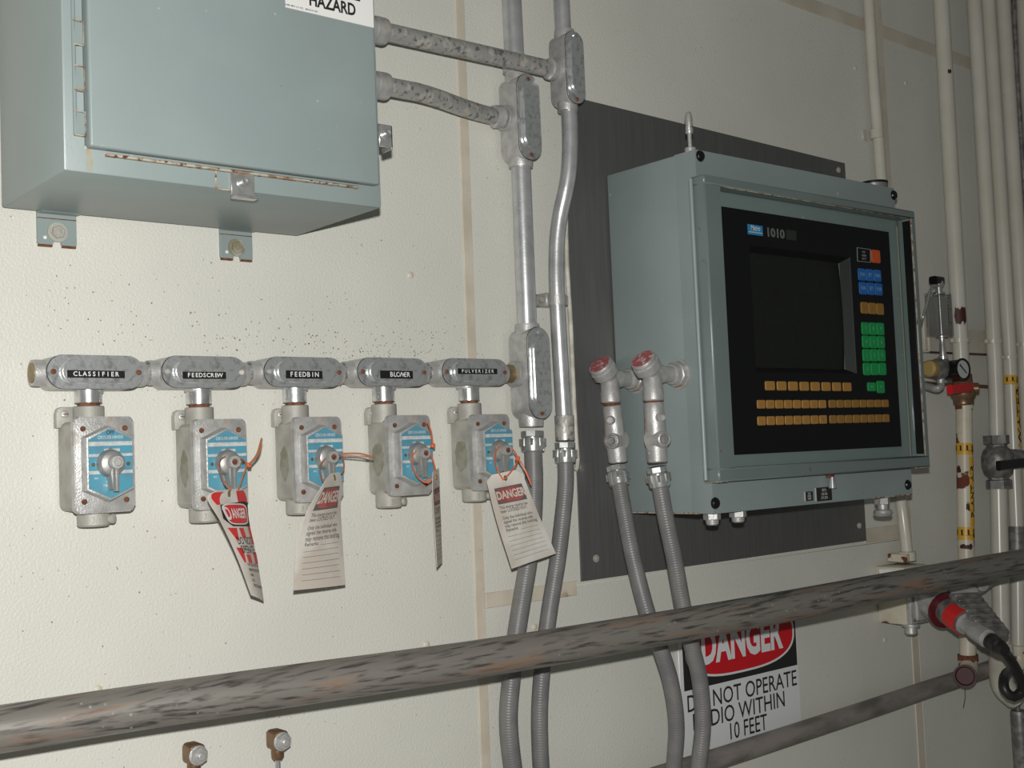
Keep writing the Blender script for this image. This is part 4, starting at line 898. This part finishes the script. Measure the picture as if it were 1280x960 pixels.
# ------------------------------------------------------------------ painted vertical pipes on the right
strut = thing('strut_channel', P(1190, 425, .0), 'cream painted strut channel fixed across the wall behind the vertical pipes', 'strut')
a1, a2, b1, b2 = P(1161, 408.5, .035), P(1161, 439.5, .035), P(1290, 417, .035), P(1290, 447, .035)
zt_, zb_ = (a1.z + P(1230, 412.5, .035).z) / 2, (a2.z + P(1233, 442.5, .035).z) / 2
obj('channel', G().box((a1.x, 0, zb_), (3.6, .034, zt_), .002, 1), M['strut'], strut)
obj('channel_lip', G().box((a1.x, .033, zb_ - .003), (3.6, .036, zb_ + .001)), M['maroon'], strut)
obj('rusty_end', G().box((a1.x - .012, .0, zb_ + .004), (a1.x + .002, .03, zt_ + .03), .002, 1), M['creamr'], strut)
t = conduit('thin_rod_pipe', [P(1150, 478.5, .014), P(1236, 483.5, .014), Vector((3.5, -.014, P(1236, 483.5, .014).z))], .0042, M['bronze'], 'thin brown pipe running across the wall below the strut channel', cat='pipe')
HP = .055
def clampring(p, r, parent, wd=.009, m='cream'):
    obj('pipe_clamp', G().lathe((p.x, p.y, p.z - wd / 2), (0, 0, 1), [(0, r + .0035), (wd, r + .0035)], 26).box((p.x - r - .016, -p.y - .004, p.z - wd / 2), (p.x + r + .016, -p.y + .004, p.z + wd / 2), .001, 1), M[m], parent)
def vpipe(uv, r, m='cream', ztop=3.38, h=HP):
    pts = [P(u, v, h) for u, v in uv]
    if ztop: pts = [Vector((pts[0].x, pts[0].y, ztop))] + pts
    return pts
# pipe 1 : plant air
pts = vpipe([(1176.2, 0), (1196.6, 360), (1202, 462)], .018)
r1 = .0182
pa = thing('painted_pipe', pts[-1], 'cream pipe above the red-handled valve, leftmost thick pipe, paint flaking', 'pipe', 'cream vertical pipes')
obj('tube', G().tube(pts, r1, 24, rings=.1), M['cream'], pa)
clampring(P(1199.5, 426, HP), r1, pa)
g = G()
def pipe_patch(g, p, r, a0, a1, outline, mi=0, e=.0004, ax=Vector((0, 0, 1))):
    """outline (angle fraction, z) on a pipe's surface, built as a thin curved sheet polygon"""
    b = bmesh.new(); vs_ = [b.verts.new(Vector((p.x + (r + e) * math.sin(a0 + (a1 - a0) * s), p.y - (r + e) * math.cos(a0 + (a1 - a0) * s), p.z + z))) for s, z in outline]
    f = b.faces.new(vs_); bmesh.ops.triangulate(b, faces=[f]); g.add(b, mi)
def flake(parent, p, r, a0, a1, zh, seed, name='bare_patch', m='maroon'):
    rnd = random.Random(seed); n = 10; g = G(); b = bmesh.new(); rows = []
    lo = [-zh * (.5 + .5 * rnd.random()) for _ in range(n + 1)]; hi = [zh * (.5 + .5 * rnd.random()) for _ in range(n + 1)]; lo[0] = hi[0] = 0; lo[-1] = hi[-1] = 0
    for i in range(n + 1):
        a = a0 + (a1 - a0) * i / n; rows.append([b.verts.new(Vector((p.x + (r + .0004) * math.sin(a), p.y - (r + .0004) * math.cos(a), p.z + z))) for z in (lo[i], hi[i])])
    for i in range(n): b.faces.new((rows[i][0], rows[i + 1][0], rows[i + 1][1], rows[i][1]))
    obj(name, G().add(b), M[m], parent)
flake(pa, P(1197.5, 396, HP), r1, -1.5, .3, .024, 3); flake(pa, P(1181.5, 92, HP), r1, -.75, -.2, .006, 5)
va = [P(1205, 505, HP), P(1206.3, 610, HP), P(1208.5, 720, HP), P(1210, 822, HP)]
pb = thing('painted_pipe', va[-1], 'cream pipe with yellow plant air marker bands, ending in a rusty open elbow', 'pipe', 'cream vertical pipes')
obj('tube', G().tube(va, r1, 24, rings=.05), M['creamr'], pb)
def band(parent, u, v0, v1, r, m='yellow', arrows=True):
    a, b = P(u, v0, HP), P(u, v1, HP)
    o = obj('marker_band', G().lathe(b, a - b, [(0, r + .0006), ((a - b).length, r + .0006)], 28), M[m], parent)
    if arrows:
        g = G()
        for an in (-2.25, -1.5, -.75, 0):
            L = (a - b).length; c = (a + b) / 2
            fr_ = lambda x, y, an=an: Vector((c.x + (r + .0012) * math.sin(an + x / r), c.y - (r + .0012) * math.cos(an + x / r), c.z + y))
            for pl in ([(-.002, L * .36), (.002, L * .36), (.002, -L * .1), (-.002, -L * .1)], [(-.0055, -L * .05), (.0055, -L * .05), (0, -L * .38)]):
                b_ = bmesh.new(); f = b_.faces.new([b_.verts.new(fr_(*q)) for q in pl]); g.add(b_)
        obj('arrow_print', g, M['ink'], o, True)
band(pb, 1205.7, 554.5, 569, r1); band(pb, 1207.4, 659, 675, r1)
def marker_strip(parent, u0, v0, u1, v1, r, txt, a_c, a_w, size, mirror=True):
    a, b = P(u0, v0, HP), P(u1, v1, HP); n = 20; g = G(); bb = bmesh.new(); rows = []
    def pt(z, an, e):
        k = (z - a.z) / (b.z - a.z); x = a.x + (b.x - a.x) * k
        return Vector((x + (r + e) * math.sin(an), a.y - (r + e) * math.cos(an), z))
    for i in range(2):
        z = a.z if i == 0 else b.z
        rows.append([bb.verts.new(pt(z, a_c + a_w * (k / 6 - .5), .0005)) for k in range(7)])
    for k in range(6): bb.faces.new((rows[0][k], rows[0][k + 1], rows[1][k + 1], rows[1][k]))
    g.add(bb, 0)
    L = a.z - b.z; zc = (a.z + b.z) / 2
    # lettering reads downward-up along the pipe
    g.text(txt, lambda x, y: pt(zc + x, a_c - y / r, .0010), size, .0006, L * .92 / (size * len(txt) * .66), mi=1)
    obj('pipe_marker', g, [M['yellow'], M['ink']], parent, True)
marker_strip(pb, 1205.8, 571, 1207.4, 658, r1, 'PLANT AIR', -.05, .95, .016)
flake(pb, P(1206, 588, HP), r1, -2.3, -1.5, .013, 11); flake(pb, P(1207, 637, HP), r1, -1.0, -.5, .022, 12); flake(pb, P(1207.8, 683, HP), r1, -1.9, -.2, .008, 13)
p = P(1210, 822, HP)
obj('elbow_ring', G().lathe((p.x, p.y, p.z - .005), (0, 0, 1), [(0, r1 + .004), (.012, r1 + .004)], 24), M['rust'], pb)
pe = P(1210, 826, HP); po = P(1206, 845, .085)
obj('end_elbow', G().tube([pe, P(1210, 833, .058), P(1208.5, 843, .072), P(1206.5, 845, .098)], .0205, 24, rings=.006), M['creamr'], pb)
d_ = (P(1206, 845.3, .108) - P(1208, 844, .085)).normalized()
obj('open_mouth', G().lathe(P(1206.5, 845, .098), d_, [(-.004, .0245), (.008, .0245), (.008, .0205), (.001, .018), (.001, 0)], 28), M['maroon'], pb)
obj('hanging_strand', G().tube([P(1206, 858, .085), P(1206.5, 872, .085), P(1204, 884, .085)], .0007, 6, rings=.01), M['maroon'], pb)
# pipe 2
p2 = vpipe([(1217.6, 0), (1239, 360), (1245.5, 500), (1246.5, 546)], .018)
q2 = [P(1248, 606, HP), P(1250, 700, HP), P(1252, 812, HP)]
t = thing('painted_pipe', p2[-1], 'cream pipe above the grey cast valve, second thick pipe from the left', 'pipe', 'cream vertical pipes')
obj('tube', G().tube(p2, .0178, 24, rings=.1), M['cream'], t); clampring(P(1241.5, 427, HP), .0178, t)
t = thing('painted_pipe', q2[-1], 'cream pipe below the grey cast valve, ending in a bulky elbow', 'pipe', 'cream vertical pipes')
obj('tube', G().tube(q2, .0200, 24, rings=.1), M['cream'], t)
p = P(1252, 812, HP)
obj('elbow', G().lathe((p.x, p.y, p.z - .008), (0, 0, 1), [(0, .026), (.022, .026), (.024, .022)], 26).tube([p, P(1250, 835, .06), P(1254, 858, .08), P(1268, 872, .09)], .0255, 24, rings=.01), M['cream'], t)
# pipe 3 : water
p3 = vpipe([(1235.3, 0), (1257.5, 360), (1264.5, 500), (1268.5, 600), (1271, 660), (1272, 700), (1273, 812)], .017)
pw = thing('painted_pipe', p3[-1], 'cream pipe with yellow water marker, third thick pipe from the left', 'pipe', 'cream vertical pipes')
obj('tube', G().tube(p3, .0168, 24, rings=.1), M['cream'], pw); clampring(P(1261, 447, HP), .0168, pw, .007)
band(pw, 1262.8, 470, 481.5, .0168); marker_strip(pw, 1263.2, 482.5, 1267.5, 560, .0168, 'WATER', -.05, .95, .015)
obj('grey_section', G().lathe(P(1272, 688, HP), P(1271, 658, HP) - P(1272, 688, HP), [(0, .0195), ((P(1272, 688, HP) - P(1271, 658, HP)).length, .0195)], 22), M['valve'], pw)
p = P(1273, 812, HP); obj('union', G().lathe((p.x, p.y, p.z - .01), (0, 0, 1), [(0, .021), (.020, .021), (.022, .018)], 24).lathe((p.x, p.y, p.z - .045), (0, 0, 1), [(0, .012), (.015, .020), (.03, .022), (.038, .018)], 22), M['creamr'], pw)
# pipe 4 and 5
p4 = vpipe([(1253.3, 0), (1275.5, 360), (1283, 500), (1294, 760)], .018)
p4.append(Vector((p4[-1].x, p4[-1].y, .02)))
t = thing('painted_pipe', p4[-1], 'cream pipe by the right edge of the view, fourth from the left', 'pipe', 'cream vertical pipes')
obj('tube', G().tube(p4, .0180, 24, rings=.1), M['cream'], t); clampring(P(1280, 431, HP), .018, t)
p5 = vpipe([(1280.5, 0), (1285, 100)], .02)
p5.append(Vector((p5[-1].x, p5[-1].y, .02)))
t = thing('painted_pipe', p5[-1], 'cream pipe cut by the upper right corner of the view', 'pipe', 'cream vertical pipes')
obj('tube', G().tube(p5, .0205, 24, rings=.1), M['cream'], t)
p6 = [Vector((P(1266.8, 0, HP).x, -HP, 3.38)), P(1266.8, 0, HP), P(1271.3, 100, HP)]; p6.append(Vector((p6[-1].x, -HP, .02)))
t = conduit('bare_conduit', p6, .0065, M['valve'], 'narrow dark unpainted conduit between the last two cream pipes', cat='conduit')
p = P(1266.5, 8, .05); obj('orange_clamp', G().box((p.x - .012, .03, p.z - .012), (p.x + .012, .055, p.z + .012), .003, 2), M['yellowknob'], t)

# ball valve with red handle
p = P(1203.5, 488, HP)
bv = thing('ball_valve', p, 'small bronze ball valve with a red lever handle', 'valve')
z0v, z1v = P(1205, 507, HP).z, P(1203, 468, HP).z
obj('valve_body', G().lathe((p.x, p.y, z0v), (0, 0, 1), [(0, .019), (.004, .0235), (.014, .0235), (.020, .028), (.034, .030), (.046, .026), (.050, .0235), (z1v - z0v, .0225)], 10).lathe((p.x, p.y, (z0v + z1v) / 2 + .002), (.5, -.85, 0), [(0, .014), (.034, .013), (.036, .01)], 16), M['bronze'], bv)
obj('thread_ring', G().lathe((p.x + .001, p.y, z0v - .008), (0, 0, 1), [(0, .0195), (.010, .0195)], 24), M['creamr'], bv)
a, b = P(1187, 487, .095), P(1214, 483.5, .095)
hd = (b - a).normalized(); 
obj('handle', G().ext(a, hd, Vector((0, -1, 0)), Vector((0, 0, 1)), rrect(.014, .021, .004, 4), (b - a).length, .003, 2), M['redplastic'], bv)
# gate valve on pipe 2
p = P(1247, 576, HP); t = thing('cast_valve', p, 'grey cast valve with hex ends and a black lever on the second pipe', 'valve')
zt_ = P(1247, 544, HP).z; zb_ = P(1247, 611, HP).z; Lz = zt_ - zb_
obj('valve_body', G().lathe((p.x, p.y, zb_), (0, 0, 1), [(0, .030), (.020, .030), (.022, .024), (.03, .024)], 6, a0=.2).lathe((p.x, p.y, zt_), (0, 0, -1), [(0, .030), (.020, .030), (.022, .024), (.03, .024)], 6, a0=.2).lathe((p.x, p.y, zb_ + .024), (0, 0, 1), [(0, .020), (.010, .032), (.028, .037), (Lz - .075, .037), (Lz - .060, .032), (Lz - .050, .022)], 26).lathe((p.x, p.y, p.z + .004), (.8, -.6, 0), [(0, .024), (.045, .022), (.060, .020), (.075, .016)], 20), M['valve'], t)
a, b = P(1248, 582, .10), P(1292, 577, .10)
obj('lever', G().ext(a, (b - a).normalized(), Vector((0, -1, 0)), Vector((0, 0, 1)), rrect(.012, .022, .003, 3), (b - a).length, .002, 1), M['black'], t)

# ------------------------------------------------------------------ flow meter, regulator, gauge
HFm = .10
a, b = P(1166.5, 364, HFm), P(1189, 422, HFm)
fm = thing('flow_meter', P(1178, 422, HFm), 'clear acrylic flow meter with a vertical scale beside the terminal', 'flow meter')
xm = P(1179.5, 390, HFm).x; zb1, zt1 = P(1179, 420, HFm).z, P(1178, 366, HFm).z
obj('acrylic_block', G().box((P(1168, 390, HFm).x, HFm - .022, zb1), (P(1190, 390, HFm).x - .004, HFm + .004, zt1), .001, 1), M['clear'], fm)
obj('inner_tube', G().tube([Vector((xm, -HFm + .008, zb1 + .004)), Vector((xm, -HFm + .008, zt1 - .004))], .0035, 12), M['chrome'], fm)
obj('scale_mark', G().box((xm + .012, HFm + .004, zb1 + .02), (xm + .0128, HFm + .0045, zt1 - .025)), M['ink'], fm)
g = G()
for k in range(9): z = zb1 + .03 + k * .0075; g.box((xm + .012, HFm + .004, z), (xm + (.024 if k % 4 == 0 else .018), HFm + .0045, z + .0012))
obj('scale_print', g, M['ink'], fm, True)
obj('top_cap', G().lathe((xm, -HFm + .008, zt1 - .002), (0, 0, 1), [(0, .012), (.004, .012), (.005, .0075), (.016, .0075), (.018, .011), (.028, .011), (.029, .008)], 18), M['chrome'], fm)
obj('elbow_cap', G().ext((xm - .022, -HFm + .008, zt1 + .028), Vector((1, 0, 0)), Vector((0, 1, 0)), Vector((0, 0, 1)), rrect(.02, .018, .005, 4), .034, .003, 2), M['black'], fm)
obj('bent_tube', G().tube([P(1173, 357, HFm), P(1167, 357, HFm), P(1163, 362, HFm), P(1160, 374, HFm), P(1156.5, 387, HFm), P(1153, 399, HFm), P(1148, 420, .06)], .0028, 10, rings=.004), M['chrome'], fm)
zb2 = P(1178.5, 448, HFm).z
obj('stem', G().lathe((xm, -HFm + .008, zb1 + .001), (0, 0, -1), [(0, .013), (.003, .013), (.004, .006), (.012, .005), (.020, .0065), (zb1 - zb2 - .006, .0075), (zb1 - zb2 - .005, .011), (zb1 - zb2 + .002, .011)], 18), M['chrome'], fm)
rg = thing('air_regulator', P(1172, 461, HFm), 'small air regulator with a yellow knob below the flow meter', 'regulator')
c = P(1175, 461, HFm - .01); l = P(1160, 461, HFm - .01)
obj('regulator_body', G().lathe(c + Vector((.020, 0, 0)), (-1, 0, 0), [(0, .012), (.008, .022), (.028, .024), (.042, .020), (.050, .014)], 22).box((c.x - .012, HFm - .03, c.z - .018), (c.x + .014, HFm + .008, c.z + .020), .004, 2), M['valve'], rg)
obj('knob', G().lathe(c + Vector((-.028, 0, 0)), (-1, 0, 0), [(0, .018), (.003, .0195), (.020, .0185), (.024, .014), (.024, 0)], 12), M['yellowknob'], rg)
obj('lower_elbow', G().tube([c + Vector((0, 0, -.018)), P(1176, 481, HFm - .01), P(1172, 486, HFm - .01), P(1158, 483, .06), P(1148, 481, .04)], .0085, 14, rings=.006), M['galv'], rg)
gg_ = thing('pressure_gauge', P(1195, 461, .11), 'round black pressure gauge with a pale dial', 'gauge')
c = P(1204, 461.5, .135); ax = Vector((-.13, -.99, .02)).normalized()
obj('gauge_case', G().lathe(c - ax * .040, ax, [(0, .020), (.004, .0225), (.034, .0225), (.037, .0245), (.041, .0245), (.041, .0205), (.0385, .020), (.0385, 0)], 30), M['black'], gg_)
obj('dial', G().lathe(c - ax * .0012, ax, [(0, .0198), (.0006, .0198), (.0006, 0)], 28), M['facew'], gg_)
_, s_, t_ = basis(ax)
obj('needle', G().ext(c + ax * .0002, ax, s_, t_, [(-.010, -.010), (.012, .009), (.010, .012), (-.011, -.008)], .0008), M['ink'], gg_)
obj('gauge_stem', G().tube([c - ax * .036, P(1186, 461, HFm - .01)], .006, 12), M['chrome'], gg_)

# ------------------------------------------------------------------ receptacle with plug
bxl = 2.255; X2r = 2.345
z1r, z0r = P(1098, 708, .01).z, P(1098, 780, .01).z
rc = thing('receptacle_box', (bxl, -.0, z0r), 'cream painted cast receptacle box half hidden behind the handrail', 'electrical box')
hf = P(1133, 760, .0); 
# depth so that the front edge falls at u=1133
def depth_at(u, v, X):
    lo_, hi_ = 0.0, .4
    for _ in range(40):
        m_ = (lo_ + hi_) / 2
        if P(u, v, m_).x > X: lo_ = m_
        else: hi_ = m_
    return lo_
dr_ = depth_at(1133, 760, bxl)
obj('body', G().box((bxl, 0, z0r), (X2r, dr_, z1r), .004, 2), M['creamr'], rc)
zc_ = (z0r + z1r) / 2
obj('cover', G().box((bxl - .001, dr_, z0r + .002), (X2r + .001, dr_ + .012, z1r - .002), .003, 2).box((bxl + .006, dr_ + .010, z0r + .008), (X2r - .006, dr_ + .024, z1r - .008), .008, 2), M['galv'], rc)
obj('bottom_plug', G().lathe((bxl + .030, -.06, z0r), (0, 0, -1), [(0, .019), (.006, .019), (.008, .013), (.020, .014), (.024, .010), (.026, 0)], 18), M['galv'], rc)
obj('side_sticker', G().box((bxl - .0006, dr_ * .15, z1r - .03), (bxl + .001, dr_ * .8, z1r - .006)), M['white'], rc)
screw('cover_screw', (bxl + .012, z0r + .012), dr_ + .011, .0045, M['rust'], rc)
# angled receptacle hood
h0 = dr_ + .02
A0 = Vector((bxl + .050, -h0, zc_ - .006)); tipv = P(1238, 801, .275); dv = (tipv - A0).normalized(); LT = (tipv - A0).length
obj('receptacle_hood', G().lathe(A0 - dv * .02, dv, [(0, .036), (.03, .040), (.062, .034), (.070, .033), (.072, .0375), (.082, .0375), (.083, .030)], 28), M['galv'], rc)
obj('collar', G().lathe(A0 + dv * .060, dv, [(0, .034), (.001, .039), (.008, .039), (.009, .033)], 28), mat('dark_red_collar', (.09, .006, .012), .35), rc)
plug = thing('cable_plug', A0 + dv * .08, 'grey plug with a red band pushed into the angled receptacle', 'plug')
obj('plug_shell', G().lathe(A0 + dv * .066, dv, [(0, .026), (.010, .027), (.045, .0255), (LT * .62 - .066, .024)], 28), M['valve'], plug)
obj('red_band', G().lathe(A0 + dv * .092, dv, [(0, .0272), (.036, .0265)], 28), M['redplastic'], plug)
obj('cord_grip', G().lathe(A0 + dv * (LT * .60), dv, [(0, .022), (.006, .022), (.007, .0165), (.035, .0165), (.036, .019), (LT * .40 - .01, .019), (LT * .40 - .008, .014), (LT * .40 + .012, .012)], 24).lathe(A0 + dv * (LT * .86), (-.4, -.8, -.3), [(0, .008), (.024, .007), (.024, 0)], 12), M['galv'], plug)
# spring cover flap standing open above the plug
up = (Vector((0, 0, 1)) - dv * dv.z).normalized(); side = dv.cross(up).normalized()
fo = P(1202, 742, .17); fe = P(1240, 790, .26); dv0, dv = dv, (fe - fo).normalized(); up = (up - dv * up.dot(dv)).normalized(); side = dv.cross(up).normalized()
flp = obj('cover_flap', G().ext(fo, dv, side, up, rrect(.066, .018, .006, 4), (fe - fo).length + .01, .003, 2), M['valve'], rc)
for k in range(7): obj('flap_ridge', G().ext(fo + dv * (.014 + k * .016) + up * .008, dv, side, up, rrect(.058, .010, .003, 2), .007, .0015, 1), M['valve'], flp)
obj('flap_hinge', G().tube([fo - side * .03 + up * .004, fo + side * .03 + up * .004], .010, 16), M['galv'], rc)
dv = dv0
obj('rear_bracket', G().tube([P(1196, 748, .12), P(1215, 738, .12), P(1230, 728, .12), P(1238, 724, .10)], .016, 14, rings=.01).lathe(P(1226, 730, .14), (-.4, -.9, 0), [(-.01, .016), (.008, .015), (.010, .006), (.008, 0)], 16), M['galvd'], rc)
cb = [tipv + dv * .004, tipv + dv * .03, P(1258, 818, .26), P(1268, 833, .25), P(1276, 850, .24), P(1277, 864, .23), P(1267, 871, .22), P(1257, 864, .21), P(1254.5, 851, .20), P(1259, 841, .17), P(1270, 838, .14)]
t = thing('power_cable', cb[0], 'thick black rubber cable looping down from the plug', 'cable')
obj('jacket', G().tube(cb, lambda L: .0135 if L < .03 else .0105, 16, rings=.008), M['cablem'], t)
obj('strain_relief', G().lathe(cb[0] - dv * .004, dv, [(0, .0165), (.030, .015), (.045, .011)], 20), M['cablem'], t)
# thin rod hanger below the union at the lower right
a = P(1273, 868, .06)
t = thing('hose_coupling', a, 'dark grey coupling on a thin rod in the lower right corner', 'conduit fitting')
obj('rod', G().tube([P(1271.5, 838, .06), P(1272.5, 892, .06)], .005, 12), M['valve'], t)
obj('coupling', G().lathe(P(1273.5, 888, .06), (0, 0, -1), [(0, .018), (.005, .020), (.08, .020), (.3, .018)], 20), M['valve'], t)
